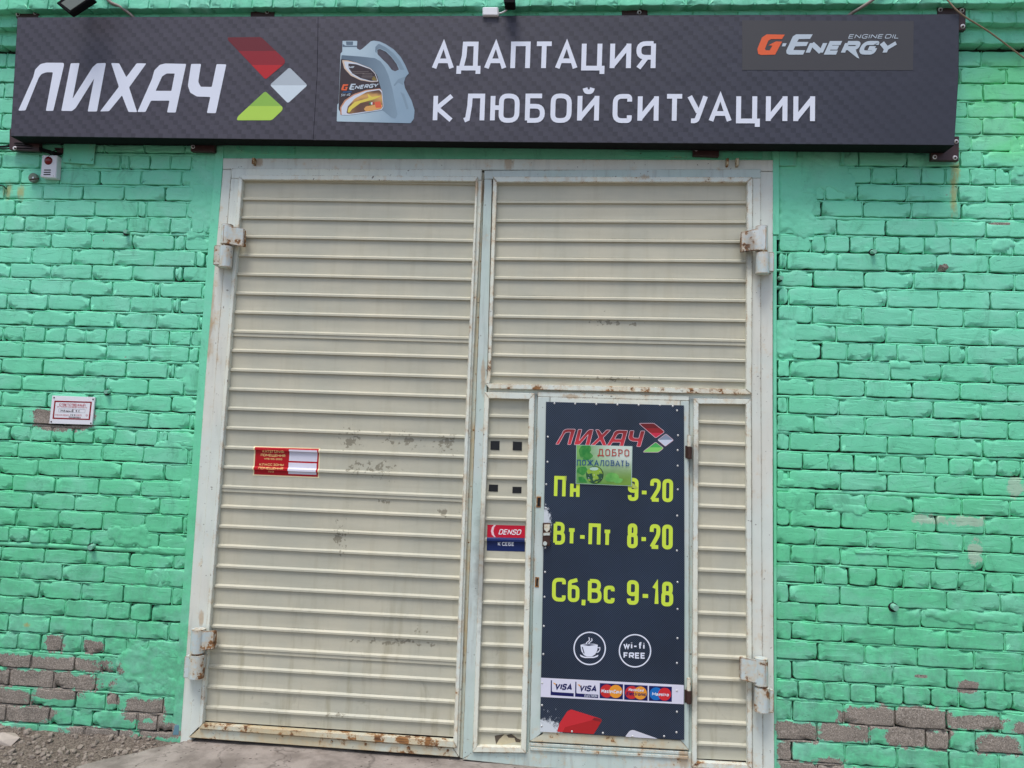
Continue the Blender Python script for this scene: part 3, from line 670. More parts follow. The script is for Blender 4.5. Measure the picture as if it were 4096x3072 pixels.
def lump(parent, x0, y0, x1, y1, amp=.012, seed=0, name='plaster_patch'):
    a = W(x0, y0); b = W(x1, y1); nx = max(6, int(abs(b.x-a.x)/.011)); nz = max(6, int(abs(a.z-b.z)/.011)); V = []; F = []
    for j in range(nz+1):
        for i in range(nx+1):
            u = i/nx*2-1; v = j/nz*2-1; x = a.x+(b.x-a.x)*i/nx; z = a.z+(b.z-a.z)*j/nz
            d = max(abs(u), abs(v))*.55+math.hypot(u, v)*.45 + .45*noise.noise(Vector((x*9+seed, z*9, seed))) + .18*noise.noise(Vector((x*30+seed, z*30, seed)))
            k = min(1, max(-.6, (.92-d)*22))
            y = .005-k*amp*.8 - .003*noise.noise(Vector((x*16, z*24, seed+3))) - .0035*noise.noise(Vector((x*38, z*52, seed+3)))
            V.append((x, y, z))
    for j in range(nz):
        for i in range(nx): c = j*(nx+1)+i; F.append((c, c+nx+1, c+nx+2, c+1))
    return obj(name, (V, F), GREEN, parent, smooth=True)
for i, q in enumerate([(765, 600, 885, 960), (800, 610, 868, 800), (720, 2280, 790, 2360), (560, 2270, 690, 2350), (470, 2560, 730, 2760), (430, 2090, 620, 2200), (690, 1900, 800, 1990), (730, 1490, 812, 1580), (620, 1760, 790, 1800), (600, 2700, 720, 2790), (540, 2180, 770, 2225)]):
    lump(wallL, *q, amp=.0085, seed=i*3.1)
for i, q in enumerate([(3100, 590, 3270, 960), (3180, 590, 3420, 790), (3100, 1280, 3190, 1440), (3105, 1950, 3260, 2070), (3110, 1910, 3180, 1950), (3690, 2430, 4150, 2510), (3420, 2200, 3850, 2235), (3960, 950, 4060, 1010), (3105, 1700, 3160, 1740), (3560, 1440, 3640, 1480), (4040, 560, 4110, 700), (3330, 2010, 3480, 2060)]):
    lump(wallR, *q, amp=.0085, seed=50+i*2.7)

# corbelled cornice of header bricks
corn = thing('cornice', 'corbelled green brick cornice stepping out above the dark signboard', 'cornice', (0, 0, ZU))
cz = [(W(4000, 175, .05).z, W(4000, 118, .05).z, .05), (W(4000, 93, .10).z, W(4000, 38, .10).z, .10), (W(2600, 23, .155).z, W(2600, 23, .155).z+.095, .155)]
def header_course(z0, z1, out, xa, xb, ph, skip=None):
    x = xa+ph
    while x < xb:
        if not (skip and skip[0] < x < skip[1]):
            w = .131; me, sx, sz = brick_from_pool(w-.008, z1-z0-.006, .20)
            o = link('brick', me, (x+w/2, -out+R(-.004, .004), (z0+z1)/2), corn); o.scale = (sx*random.choice((-1, 1)), 1, sz); o.rotation_euler = (R(-.015, .015), R(-.01, .01), R(-.012, .012))
        x += .131
header_course(cz[0][0], cz[0][1], .05, LEND, REND, .03, (SL+.15, SRX-.3))
header_course(cz[1][0], cz[1][1], .10, LEND, REND, .055)
header_course(cz[2][0], cz[2][1], .155, LEND, REND, .01)
box('mortar', LEND, REND, -.045, .3, cz[0][0]+.012, cz[0][1]+.02, PLAST, corn); box('mortar', LEND, REND, -.094, .3, cz[1][0]+.008, cz[1][1]+.02, PLAST, corn)
box('mortar', LEND, REND, -.149, .3, cz[2][0]+.008, cz[2][1]-.004, PLAST, corn)
box('upper_masonry', LEND, REND, -.128, .5, cz[2][1]+.0, cz[2][1]+.6, PLAST, corn, .004)
for k in range(4):
    x = LEND+(.13 if k % 2 else 0)
    while x < REND: lay(corn, x, x+.262, cz[2][1]+.098+k*.1, cz[2][1]+.010+k*.1, .137, .03); x += .262

# rendered lintel and green trims round the gate
lint = thing('lintel', 'smooth green rendered lintel between the signboard and the top of the gate', 'lintel', W(2000, 620))
box('lintel_beam', XL(ZTOPSIGN)-.02, XR(1)+.0, -.004, .3, W(2000, 634).z-.02, ZU, PLAST, lint, .003)
prism('cover_plate', [(941, 577), (1180, 583), (1178, 618), (1000, 612), (945, 598)], .010, .002, STRIP, lint)
prism('cover_plate', [(2497, 605), (3050, 608), (3050, 634), (2560, 630), (2500, 620)], .010, .002, STRIP, lint)
def trim(q, lab, h1=.012, h0=-.03, mat=None, name='metal_trim'):
    o = prism(name, q, h1, h0, mat or GREEN, None, .002); tag(o, lab, 'trim', kind=None); return o
trim([(864, 585), (893, 585), (893, 633), (720, 2972), (685, 2970), (742, 2200), (800, 1400)], 'green steel trim running down between left brick wall and gate frame')
trim([(3090, 585), (3117, 585), (3117, 938), (3092, 938)], 'wide green steel strip beside the top right corner of the gate', .016)
trim([(3092, 942), (3107, 942), (3107, 3150), (3097, 3150)], 'narrow green steel trim running down between gate frame and right brick wall')
prism('paint_smear', [(699, 2900), (716, 2900), (714, 2940), (690, 2940)], .0135, .005, plain('blue_grey_paint', (96, 134, 148), .6), bpy.data.objects['metal_trim'])

def plate(q, lab, h=.013, screws=(), name='metal_plate', mat=None):
    t = thing(name, lab, 'plate', W(*q[3])); prism('plate_sheet', q, h, h-.008, mat or STRIP, t, .0012)
    for s in screws: bolt(t, s[0], s[1], h, 5.5, mat=STRIP, name='screw')
    return t
def cyl(name, c, ax, r, L, mat, parent, n=18, r2=None, smooth=True, bev=0):
    bm = bmesh.new(); bmesh.ops.create_cone(bm, cap_ends=True, segments=n, radius1=r, radius2=r if r2 is None else r2, depth=L)
    if bev: bmesh.ops.bevel(bm, geom=[e for e in bm.edges if len(e.link_faces) == 2 and any(len(f.verts) > 4 for f in e.link_faces)], offset=bev, segments=2, affect='EDGES')
    q = Vector((0, 0, 1)).rotation_difference(Vector(ax)); bmesh.ops.transform(bm, matrix=Matrix.Translation(c) @ q.to_matrix().to_4x4(), verts=bm.verts)
    o = obj(name, bm, mat, parent)
    for p in o.data.polygons: p.use_smooth = smooth and len(p.vertices) == 4
    o.data.set_sharp_from_angle(angle=math.radians(40))
    return o
def bolt(parent, px, py, h, rpx, mat=ZINC, name='bolt', L=.006):
    r = rpx*.00148; c = W(px, py, h+L/2)
    return cyl(name, c, (0, -1, 0), r, L, mat, parent, 12, r*.75)
plate([(256, 566), (381, 569), (374, 657), (251, 650)], 'square green painted metal plate with four screws beside the white siren', .016, [(299, 575), (363, 577), (278, 640), (366, 638)])
plate([(3117, 601), (3186, 602), (3186, 663), (3117, 663)], 'small green plate tucked under the signboard right of the gate', .014)
plate([(3366, 598), (3379, 598), (3377, 661), (3361, 658)], 'narrow upright green strip under the right part of the signboard', .014, [(3369, 650)])

# studs cut off in the masonry
def stud(px, py, lab, r=9, h=.02):
    t = thing('wall_stud', lab, 'stud', W(px, py)); cyl('stud_rod', W(px, py, h/2), (0.1, -1, -.1), r*.0014, h+.03, plain('painted_stud', (130, 190, 165), .5), t, 14, bev=.001)
    cyl('stud_hole', W(px-3, py+2, .0), (0, -1, 0), r*.0022, .004, DARK, t, 16); return t
stud(508, 928, 'short pale stud in a brick joint right of and below the siren', 9)
stud(431, 1567, 'pale cut stud just above and right of the white fire notice', 9)
stud(368, 2187, 'pale cut stud low on the left wall, beside a dark hole', 11)
stud(3491, 1008, 'pale cut stud in a dark hole high on the right wall', 9)
stud(3120, 1113, 'small knobbly stud right beside the gate frame under the upper hinge', 9)
stud(3575, 2427, 'round pale stud ringed by a dark hole low on the right wall', 12)

# ------------------------------------------------------------------ gate
ZGT = W(2000, 640).z
gate = thing('metal_gate', 'big double gate of beige ribbed sheet in rusty white frame and wicket door', 'gate', W(1900, 3060, 0))
box('dark_backing', W(905, 640).x-.10, XR(1)+.0, .30, .34, ZB, ZGT+.2, DARK, gate)
# surround
prism('surround', [(892, 633), (3092, 640), (3092, 684), (891, 676)], .018, -.12, WHITE, gate, .002, rust=.25)
prism('surround', [(891, 678), (926, 678), (863, 1500), (765, 2975), (720, 2972), (822, 1500)], .018, -.12, WHITE, gate, .002, rust=.3)
prism('surround', [(3040, 686), (3092, 686), (3091, 1500), (3092, 2200), (3098, 3150), (3052, 3150), (3043, 1500)], .018, -.12, WHITE, gate, .002, rust=.3)
for q in ([(1007, 630), (1018, 630), (1016, 656), (1006, 655)], [(2906, 632), (2916, 632), (2915, 662), (2907, 662)], [(2944, 632), (2957, 632), (2956, 662), (2946, 662)]):
    prism('fixing_stub', q, .05, .016, RUSTY, gate, .002, rust=.9)
HL, HI, HS = .030, .046, .012   # leaf frame, inner lip, sheet
def leafparts(nm, specs, parent, mat_default):
    out = []
    for q, h1, h0, mat, rust in specs:
        out.append(prism(nm, q, h1, h0, mat, parent, .002, rust=rust))
    return out
def linx(a, b):   # px x of a slanted edge as function of y
    return lambda y: a[0]+(b[0]-a[0])*(y-a[1])/(b[1]-a[1])

leafL = obj('gate_leaf', quad_prism([(925, 674), (1927, 678), (1926, 720), (968, 715), (925, 712)], HL, -.01, .002), CREAM, gate); leafL['rust'] = .15
leafL['label'] = 'left leaf of the gate'
leafparts('leaf_rail', [
    ([(924, 713), (963, 715), (905, 1500), (797, 2906), (756, 2948), (862, 1500)], HL, -.01, WHITE, .2),
    ([(1903, 721), (1930, 721), (1890, 1500), (1836, 3028), (1812, 2990), (1868, 1500)], HL, -.01, CREAM, .5),
    ([(796, 2915), (1812, 2992), (1834, 3029), (756, 2950)], HL, -.01, RUSTY, .5)], leafL, CREAM)
leafparts('leaf_lip', [
    ([(962, 699), (1912, 705), (1902, 725), (969, 718)], HI, .005, CREAM, .35),
    ([(955, 705), (969, 719), (912, 1500), (809, 2896), (794, 2914), (899, 1500)], HI, .005, CREAM, .45),
    ([(1902, 726), (1912, 706), (1882, 1500), (1828, 2992), (1814, 2964), (1870, 1500)], HI, .005, CREAM, .5),
    ([(809, 2897), (1814, 2965), (1826, 2992), (795, 2915)], HI, .005, RUSTY, .72)], leafL, CREAM)
leafR = obj('gate_leaf', quad_prism([(1937, 682), (3043, 676), (3043, 712), (1968, 716), (1937, 716)], HL, -.01, .002), BLUE, gate); leafR['rust'] = .2
leafR['label'] = 'right leaf of the gate, with the wicket door'
leafparts('leaf_rail', [
    ([(1937, 717), (1968, 717), (1949, 1500), (1892, 3012), (1850, 3036), (1908, 1500)], HL, -.01, BLUE, .15),
    ([(3010, 713), (3042, 713), (3043, 1500), (3052, 3150), (3010, 3150), (3006, 1500)], HL, -.01, WHITE, .35),
    ([(1893, 3011), (2110, 3012), (2117, 2975), (2765, 3010), (2766, 3070), (3010, 3080), (3010, 3160), (2900, 3150), (1850, 3038)], HL, -.01, BLUE, .45),
    ([(1950, 1550), (3009, 1570), (3009, 1606), (1950, 1574)], HL-.012, -.01, WHITE, .35),
    ([(2138, 1560), (2151, 1560), (2118, 2968), (2117, 3011), (2090, 3011)], HL-.014, -.01, BLUE, .4),
    ([(2757, 1575), (2778, 1576), (2770, 3071), (2754, 3070)], HL-.014, -.01, BLUE, .5)], leafR, BLUE)
leafparts('leaf_lip', [
    ([(1970, 706), (3010, 708), (2989, 728), (1988, 728)], HI, .005, CREAM, .5),
    ([(1972, 712), (1988, 728), (1963, 1500), (1958, 1534), (1941, 1534), (1950, 1500)], HI, .005, CREAM, .7),
    ([(2989, 728), (3010, 709), (3006, 1575), (2984, 1556)], HI, .005, CREAM, .4),
    ([(1941, 1535), (1958, 1534), (2983, 1557), (3006, 1576), (2983, 1578), (1956, 1554)], HI, .005, CREAM, .8),
    # left narrow panel
    ([(1938, 1568), (2140, 1573), (2116, 1597), (1956, 1593)], HI, .005, CREAM, .4),
    ([(1938, 1570), (1956, 1593), (1908, 2986), (1890, 3009)], HI, .005, CREAM, .4),
    ([(2139, 1574), (2104, 3011), (2083, 2991), (2116, 1597)], HI, .005, CREAM, .45),
    ([(1908, 2986), (2083, 2991), (2104, 3012), (1891, 3009)], HI, .005, CREAM, .5),
    # right narrow panel
    ([(2775, 1594), (3005, 1597), (2984, 1617), (2795, 1615)], HI, .005, CREAM, .4),
    ([(2775, 1594), (2795, 1615), (2788, 3049), (2768, 3070)], HI, .005, CREAM, .45),
    ([(3005, 1597), (3009, 3078), (2990, 3061), (2984, 1617)], HI, .005, CREAM, .45),
    ([(2788, 3049), (2990, 3061), (3009, 3080), (2768, 3071)], HI, .005, CREAM, .6)], leafR, CREAM)

# ribbed sheets: every band between two ribs is one slat
PROF = [(0, 0), (.0095, .0135), (.0205, .0135), (.0232, 0), (.030, .0005)]   # (down from the rib's top, towards the viewer)
class Sheet:
    def __init__(s, xl, xr, ytl, ytr, ybl, ybr, n, ytop, ybot):
        """xl/xr: px x of side edges as functions of y; first rib at ytl..ytr, last (n-th) at ybl..ybr"""
        s.xl, s.xr, s.n = xl, xr, n
        s.a = W(xl(ytl), ytl, HS), W(xr(ytr), ytr, HS); s.b = W(xl(ybl), ybl, HS), W(xr(ybr), ybr, HS)
        s.ytop, s.ybot = ytop, ybot
    def zline(s, k, x):
        t = k/(s.n-1)
        def at(p): return p[0].z+(p[1].z-p[0].z)*(x-p[0].x)/(p[1].x-p[0].x)
        return at(s.a)*(1-t)+at(s.b)*t
    def off(s, x, z):
        z0 = s.zline(0, x); dz = (z0-s.zline(s.n-1, x))/(s.n-1); u = (z0-z)/dz; u = (u-math.floor(u))*dz
        for (a, ha), (b, hb) in zip(PROF, PROF[1:]):
            if a <= u <= b: return ha+(hb-ha)*(u-a)/(b-a)
        return 0
    def knots(s, x):
        out = []
        for k in range(-1, s.n+1):
            for a, _ in PROF: out.append(s.zline(k, x)-a)
        return out
def make_sheet(sh, parent, seams=()):
    zt = lambda x: W(2000, sh.ytop, HS).z; 
    xe0 = lambda z: None
    la, lb = W(sh.xl(sh.ytop), sh.ytop, HS), W(sh.xl(sh.ybot), sh.ybot, HS); ra, rb = W(sh.xr(sh.ytop), sh.ytop, HS), W(sh.xr(sh.ybot), sh.ybot, HS)
    XLf = lambda z: la.x+(lb.x-la.x)*(la.z-z)/(la.z-lb.z)-.006; XRf = lambda z: ra.x+(rb.x-ra.x)*(ra.z-z)/(ra.z-rb.z)+.006
    NXs = max(4, int((ra.x-la.x)/.06)); prev = 0
    seamstep = 0
    for k in range(-1, sh.n):
        V = []; F = []; knots = list(PROF); dz = (sh.zline(0, la.x)-sh.zline(sh.n-1, la.x))/(sh.n-1)
        if k == -1: knots = [(.0, .013), (.022, .0125), (.025, 0), (.034, .0)]
        lipk = (k in seams)
        if lipk: knots = knots[:3]+[(.0225, .0085), (.042, .0085), (.0425, .0)]
        if k == sh.n-1: endd = dz*.8
        else: endd = dz
        knots = [q for q in knots]+[((endd+.03 if k != -1 else dz)/2+.02, 0), (endd, 0)]
        for i in range(NXs+1):
            for d, hh in knots:
                t = i/NXs; zz = sh.zline(k, la.x+(ra.x-la.x)*t)-d
                x = XLf(zz)+(XRf(zz)-XLf(zz))*t
                wob = .0026*noise.noise(Vector((x*2.2, k*3.3, d*9)))*(1 if hh == 0 else .5)
                V.append((x, -HS-hh-wob+(.0 if k != -1 else 0), zz))
        m = len(knots)
        for i in range(NXs):
            for j in range(m-1): c = i*m+j; F.append((c, c+1, c+m+1, c+m))
        o = obj('slat', (V, F), SLAT, parent)
def drape(V, F, sh):
    bm = bmesh.new(); vs = [bm.verts.new(v) for v in V]
    for f in F:
        try: bm.faces.new([vs[i] for i in f])
        except ValueError: pass
    zs = [v.z for v in V]; xm = sum(v.x for v in V)/len(V)
    tl = (sh.zline(5, sh.a[1].x)-sh.zline(5, sh.a[0].x))/(sh.a[1].x-sh.a[0].x)
    for z in sh.knots(xm):
        if min(zs) < z < max(zs):
            bmesh.ops.bisect_plane(bm, geom=list(bm.verts)+list(bm.edges)+list(bm.faces), plane_co=(xm, 0, z), plane_no=Vector((-tl, 0, 1)).normalized())
    for v in bm.verts: v.co.y -= sh.off(v.co.x, v.co.z)
    V = [v.co.copy() for v in bm.verts]; bm.verts.index_update(); F = [tuple(v.index for v in f.verts) for f in bm.faces]; bm.free(); return V, F

SHL = Sheet(linx((969, 720), (809, 2896)), linx((1902, 726), (1814, 2964)), 788, 803, 2817, 2881, 27, 720, 2930)
SHR = Sheet(linx((1988, 728), (1958, 1534)), linx((2989, 728), (2983, 1556)), 801, 803, 1489, 1515, 10, 728, 1545)
SHA = Sheet(linx((1956, 1593), (1908, 2986)), linx((2116, 1597), (2083, 2991)), 1654, 1658, 2909, 2916, 16, 1593, 2988)
SHB = Sheet(linx((2795, 1615), (2788, 3049)), linx((2984, 1617), (2990, 3061)), 1678, 1686, 2963, 2972, 16, 1615, 3055)
make_sheet(SHL, leafL, (7, 15, 23)); make_sheet(SHR, leafR, (7,)); make_sheet(SHA, leafR); make_sheet(SHB, leafR)
for px, py in ((1326, 2967), (1462, 2977), (1634, 2990), (1791, 3002)): 
    b = bolt(leafL, px, py, HL, 5, RUSTY, 'rail_bolt'); b['rust'] = 1.0
for i in range(9):
    y = 820+i*225; x = linx((1933, 820), (1846, 2900))(y); b = bolt(leafR, x-2, y, .004, 4, RUSTY, 'rail_bolt'); b['rust'] = 1.0
prism('meeting_strip', [(1929, 690), (1937, 690), (1850, 3034), (1838, 3030), (1891, 1500)], .008, -.02, RUSTY, gate, .001, rust=.35)

# big weld-on hinges
def hinge(tag_, bx, by0, by1, by2, side, strap, r=26):
    """strap: front plate wrapping the upper knuckle and welded to the leaf; the lower sleeve is welded to the surround"""
    hs = [(.122 if (x-bx)*side < 12 else .086) for x, y in strap]
    f = [W(x, y, h) for (x, y), h in zip(strap, hs)]; n = len(f); b = [Vector((v.x, v.y+.014, v.z)) for v in f]
    bm = bmesh.new(); vs = [bm.verts.new(v) for v in f+b]
    bm.faces.new(vs[:n]); bm.faces.new(vs[n:][::-1])
    for i in range(n): bm.faces.new((vs[i], vs[n+i], vs[n+(i+1) % n], vs[(i+1) % n]))
    bmesh.ops.recalc_face_normals(bm, faces=bm.faces); bmesh.ops.bevel(bm, geom=list(bm.edges), offset=.003, segments=2, affect='EDGES')
    hz = obj('hinge_strap', bm, HINGE, gate); hz['rust'] = .6
    e = [p for p in strap if (p[0]-bx)*side > 12]; x2 = e[0][0]; ys = sorted(p[1] for p in e)
    w = prism('strap_block', [(x2-14*side, ys[0]+3), (x2-1*side, ys[0]+3), (x2-1*side, ys[-1]-3), (x2-14*side, ys[-1]-3)], .074, .04, HINGE, hz, .002, rust=1.0)
    rm = r*.00148; zc = W(bx, (by0+by1)/2, .085); h = (W(bx, by0, .085)-W(bx, by1, .085)).length
    o = cyl('hinge_barrel', zc, (0, 0, 1), rm*.97, h, HINGE, hz, 22); o['rust'] = .5
    bx2 = bx-4*side
    zc = W(bx2, (by1+by2)/2+4, .085); h = (W(bx2, by1+8, .085)-W(bx2, by2, .085)).length
    lo = cyl('hinge_sleeve', zc, (0, 0, 1), rm*1.08, h, HINGE, gate, 24); lo['rust'] = .5
    a = W(bx2, by1+10, .05); b2 = W(bx2, by2-4, .05); e = -side*.056
    xa, xb = sorted((a.x, a.x+e)); p = box('hinge_bracket', xa, xb, -.09, -.010, b2.z, a.z, HINGE, lo, .003); p['rust'] = .5
    cyl('hinge_pin', W(bx2+1, by1+3, .085), (0, 0, 1), rm*.75, .02, RUSTY, lo, 16)['rust'] = 1
hinge('a', 908, 900, 978, 1070, 1, [(893, 898), (976, 914), (972, 986), (890, 974)], 24)
hinge('b', 3046, 906, 1004, 1096, -1, [(2964, 928), (3066, 906), (3064, 996), (2966, 1008)], 24)
hinge('c', 792, 2515, 2610, 2710, 1, [(770, 2526), (858, 2524), (852, 2598), (766, 2608)], 28)
hinge('d', 3044, 2632, 2740, 2844, -1, [(2962, 2630), (3064, 2648), (3062, 2742), (2962, 2720)], 26)

# wicket door
door = prism('wicket_door', [(2151, 1567), (2757, 1584), (2756, 1603), (2151, 1586)], .036, .0, CREAM, gate, .002, rust=.5)
door['label'] = 'wicket door in the right leaf'
leafparts('door_frame', [
    ([(2151, 1587), (2200, 1588), (2172, 2920), (2172, 2937), (2119, 2964)], .036, .0, BLUE, .3),
    ([(2722, 1604), (2756, 1604), (2756, 3000), (2722, 2960)], .036, .0, BLUE, .35),
    ([(2172, 2925), (2722, 2962), (2756, 3001), (2120, 2966)], .036, .0, RUSTY, .4),
    ([(2201, 1587), (2721, 1602), (2721, 1640), (2201, 1630)], .035, .0, CREAM, .5)], door, BLUE)
prism('door_skin', [(2198, 1620), (2724, 1634), (2724, 2964), (2168, 2926)], .030, .004, DARK, door, 0)
for k, (q0, q1) in enumerate([(2972, 3001), (2990, 3014)]):
    prism('weather_strip', [(2120, q0), (2752, q0+36), (2752, q0+48), (2120, q0+12)], .036+.004*k, .0, BLUE, door, .002, rust=.6)
for cx, y0, y1 in ((2757, 1739, 1836), (2755, 2712, 2815)):
    m = (y0+y1)/2
    u = cyl('door_hinge', W(cx, (y0+m)/2, .05), (0, 0, 1), .011, (W(cx, y0, .05)-W(cx, m, .05)).length, CREAM, door, 14, bev=.002); u['rust'] = .8
    cyl('hinge_barrel', W(cx+1, (m+y1)/2, .05), (0, 0, 1), .014, (W(cx, m, .05)-W(cx, y1, .05)).length, DARKM, u, 14, bev=.002)
    prism('hinge_leaf', [(cx-16, m-5), (cx+2, m-5), (cx+2, y1-4), (cx-16, y1-4)], .040, .03, DARKM, u)
pl = prism('lock_plate', [(2171, 2092), (2202, 2092), (2201, 2184), (2169, 2186)], .060, .030, DARKM, door, .003)
prism('lock_plate_face', [(2176, 2098), (2200, 2096), (2199, 2120), (2187, 2130), (2176, 2118)], .0625, .058, CREAM, pl, .001, rust=.6)
prism('lock_plate_face', [(2173, 2132), (2200, 2130), (2200, 2142), (2173, 2143)], .0625, .058, BLUE, pl, .001, rust=.6)
cyl('lock_bolt', W(2180, 2174, .064), (0, -1, 0), .012, .008, BLUE, pl, 14)
for q in ([(2146, 1986), (2165, 1986), (2163, 2030), (2144, 2030)], [(2141, 2308), (2157, 2309), (2155, 2350), (2139, 2349)]):
    s = prism('lock_slot', q, .039, .03, RUSTY, door, .001, rust=1.2)
    a, b, c, d = q; prism('slot_hole', [(a[0]+5, a[1]+5), (b[0]-4, b[1]+5), (c[0]-4, c[1]-5), (d[0]+5, d[1]-5)], .0397, .036, DARK, s, 0)

# ------------------------------------------------------------------ logo outlines (in Z1 measure)
LOGO = {
 'l': [(120, 712), (215, 500), (228, 450), (262, 415), (300, 406), (413, 407), (414, 425), (345, 718), (297, 718), (343, 468), (300, 468), (268, 480), (250, 505), (165, 715), (124, 717)],
 'i': [(458, 410), (515, 408), (470, 640), (600, 435), (628, 410), (686, 408), (628, 722), (568, 722), (610, 508), (490, 700), (466, 719), (397, 718)],
 'h': [(720, 408), (772, 410), (818, 500), (885, 410), (948, 411), (836, 566), (888, 726), (832, 725), (790, 618), (706, 720), (648, 722), (770, 562)],
 'a': [(890, 725), (985, 510), (1000, 455), (1035, 420), (1070, 411), (1206, 414), (1138, 729), (1082, 728), (1098, 652), (978, 652), (942, 725)],
 'a_h': [(1008, 588), (1110, 589), (1132, 476), (1080, 476), (1050, 495)],
 'c': [(1238, 414), (1302, 414), (1284, 530), (1300, 562), (1372, 563), (1403, 415), (1466, 417), (1398, 733), (1340, 732), (1362, 628), (1275, 625), (1232, 600), (1217, 555)],
 'red': [(1475, 242), (1692, 240), (1845, 385), (1845, 410), (1720, 515), (1475, 258)], 'grey': [(1875, 436), (1992, 552), (1865, 669), (1748, 550)],
 'green': [(1718, 590), (1832, 695), (1828, 715), (1760, 779), (1532, 779), (1540, 755)]}
def logo(conv, h, parent, lettercol, bands, outline=None, ow=2.2):
    """letters and the three diamonds, each piece its own part"""
    for k in 'lihac':
        L = [rounded([conv(*p, 0) for p in LOGO[k]], 4.5 if not outline else 3)]
        if k == 'a': L.append(rounded([conv(*p, 0) for p in LOGO['a_h']], 3))
        obj('logo_letter', flat(L, h), lettercol, parent)
        if outline: obj('letter_outline', join([line_px(l, ow, h+.0004, True) for l in L]), outline, parent)
    for k, bs in bands:
        P = rounded([conv(*p, 1) for p in LOGO[k]], 9 if not outline else 5)
        ys = [p[1] for p in P]; y0, y1 = min(ys), max(ys); c = y0
        for f, col in bs:
            d = y0+(y1-y0)*f; q = clip_y(P, c, d); obj('logo_diamond', flat([q], h), ink(*col), parent); c = d
        if outline: obj('letter_outline', line_px(P, ow, h+.0004, True), outline, parent)

# ------------------------------------------------------------------ big signboard
sign = thing('signboard', 'long dark carbon patterned signboard with white Cyrillic slogan above the gate', 'sign', W(1950, 560, .1))
SH = .17
prism('sign_box', [(68, 68), (3838, 55), (3836, 300), (3818, 583), (1900, 562), (40, 545), (55, 300)], SH, .05, BLACK, sign, .004)
prism('banner_panel', [(70, 70), (1272, 66), (1268, 300), (1252, 559), (42, 544), (57, 300)], SH+.0035, SH-.001, BANNER, sign, .001)
prism('banner_panel', [(1273, 66), (3836, 57), (3834, 300), (3817, 580), (1900, 567), (1253, 560), (1269, 300)], SH+.003, SH-.001, BANNER, sign, .001)
H0 = SH+.0045
WHT = ink(222, 226, 238)
logo(lambda x, y, k: Z1(x, y), H0, sign, WHT, [('red', [(.335, (108, 34, 42)), (.67, (142, 32, 42)), (1, (182, 34, 40))]), ('grey', [(.5, (178, 188, 196)), (1, (208, 220, 228))]), ('green', [(.5, (142, 186, 78)), (1, (176, 212, 84))])])
text('lettering', 'АДАПТАЦИЯ', Z2, 832, 2246, 445, 446, 264, H0, WHT, sign, wt=.16, gap=.17)
text('lettering', 'К', Z2, 838, 968, 774, 774, 592, H0, WHT, sign, wt=.155)
text('lettering', 'ЛЮБОЙ', Z2, 1022, 1888, 775, 777, 592, H0, WHT, sign, wt=.16, gap=.19)
text('lettering', 'СИТУАЦИИ', Z2, 1974, 3254, 777, 781, 594, H0, WHT, sign, wt=.16, gap=.19)
prism('brand_patch', [(2969, 81), (3655, 84), (3652, 281), (2969, 280)], SH+.0043, SH+.002, plain('charcoal_patch', (60, 58, 60), .5, var=.06, scale=3), sign, 0)
H1 = SH+.0055
ORG = ink(226, 100, 58); SIL = ink(186, 198, 208)
shape('lettering', [Z3(*p) for p in [(797, 205), (690, 203), (662, 222), (635, 290), (640, 318), (655, 325), (740, 323), (781, 246), (745, 245), (700, 268), (724, 270), (708, 298), (684, 297), (680, 288), (700, 240), (716, 231), (780, 231)]], H1, ORG, sign)
shape('lettering', [Z3(*p) for p in [(786, 256), (808, 256), (800, 274), (780, 274)]], H1, SIL, sign)
shape('lettering', [Z3(*p) for p in [(962, 203), (865, 203), (845, 215), (806, 300), (808, 316), (822, 323), (905, 323), (918, 297), (848, 296), (858, 274), (925, 272), (937, 248), (870, 248), (880, 231), (947, 230)]], H1, SIL, sign)
text('lettering', 'NERGY', Z3, 915, 1466, 323, 323, 243, H1, SIL, sign, wt=.30, gap=.12, slant=.42)
shape('lettering', [Z3(*p) for p in [(1192, 290), (1215, 292), (1238, 346), (1226, 342), (1172, 300)]], H1+.0002, SIL, sign)
text('lettering', 'ENGINE OIL', Z3, 1172, 1476, 228, 228, 203, H1, SIL, sign, wt=.15, gap=.3, slant=.35)
# printed canister
def gradmat(name, a, b, z0, z1, sc=6, amp=.5):
    t = NT(name); X = t.sep(); f = t.math('ADD', t.ramp(X[0], z0, z1), t.math('MULTIPLY_ADD', t.noise(sc, 3), amp, -amp/2), clamp=True); return t.out(t.mix(f, c4(*a), c4(*b)), .45, spec=.3)
kx0, kx1 = W(1350, 300, SH).x, W(1650, 300, SH).x
K = lambda pts, r=4: rounded([ZK(*p) for p in pts], r)
def kshape(pts, mat, lay_, r=4, holes=()): return obj('canister_print', flat([K(pts, r)]+[K(q, r) for q in holes], H0+.0003*lay_), mat, sign)
canL = gradmat('canister_light', (180, 200, 210), (136, 160, 178), kx0, kx1); canM = gradmat('canister_mid', (92, 110, 126), (128, 150, 166), kx0, kx1)
HOLE = [(800, 262), (850, 250), (960, 300), (1060, 400), (1150, 520), (1192, 620), (1120, 652), (1060, 622), (985, 520), (900, 440), (808, 345)]
kshape([(75, 1550), (88, 1240), (110, 1230), (145, 330), (175, 300), (180, 105), (445, 105), (437, 240), (490, 270), (530, 250), (600, 190), (690, 110), (740, 100), (850, 118), (960, 168), (1100, 260), (1220, 390), (1300, 530), (1370, 690), (1310, 750), (1280, 850), (1300, 950), (1420, 1180), (1472, 1350), (1460, 1500), (1400, 1582)], canL, 0, 3, (HOLE,))
kshape([(770, 210), (830, 155), (960, 220), (1100, 330), (1220, 480), (1290, 620), (1215, 625), (1150, 500), (1060, 385), (960, 285), (850, 240), (795, 255), (790, 330), (765, 300)], canM, 1)
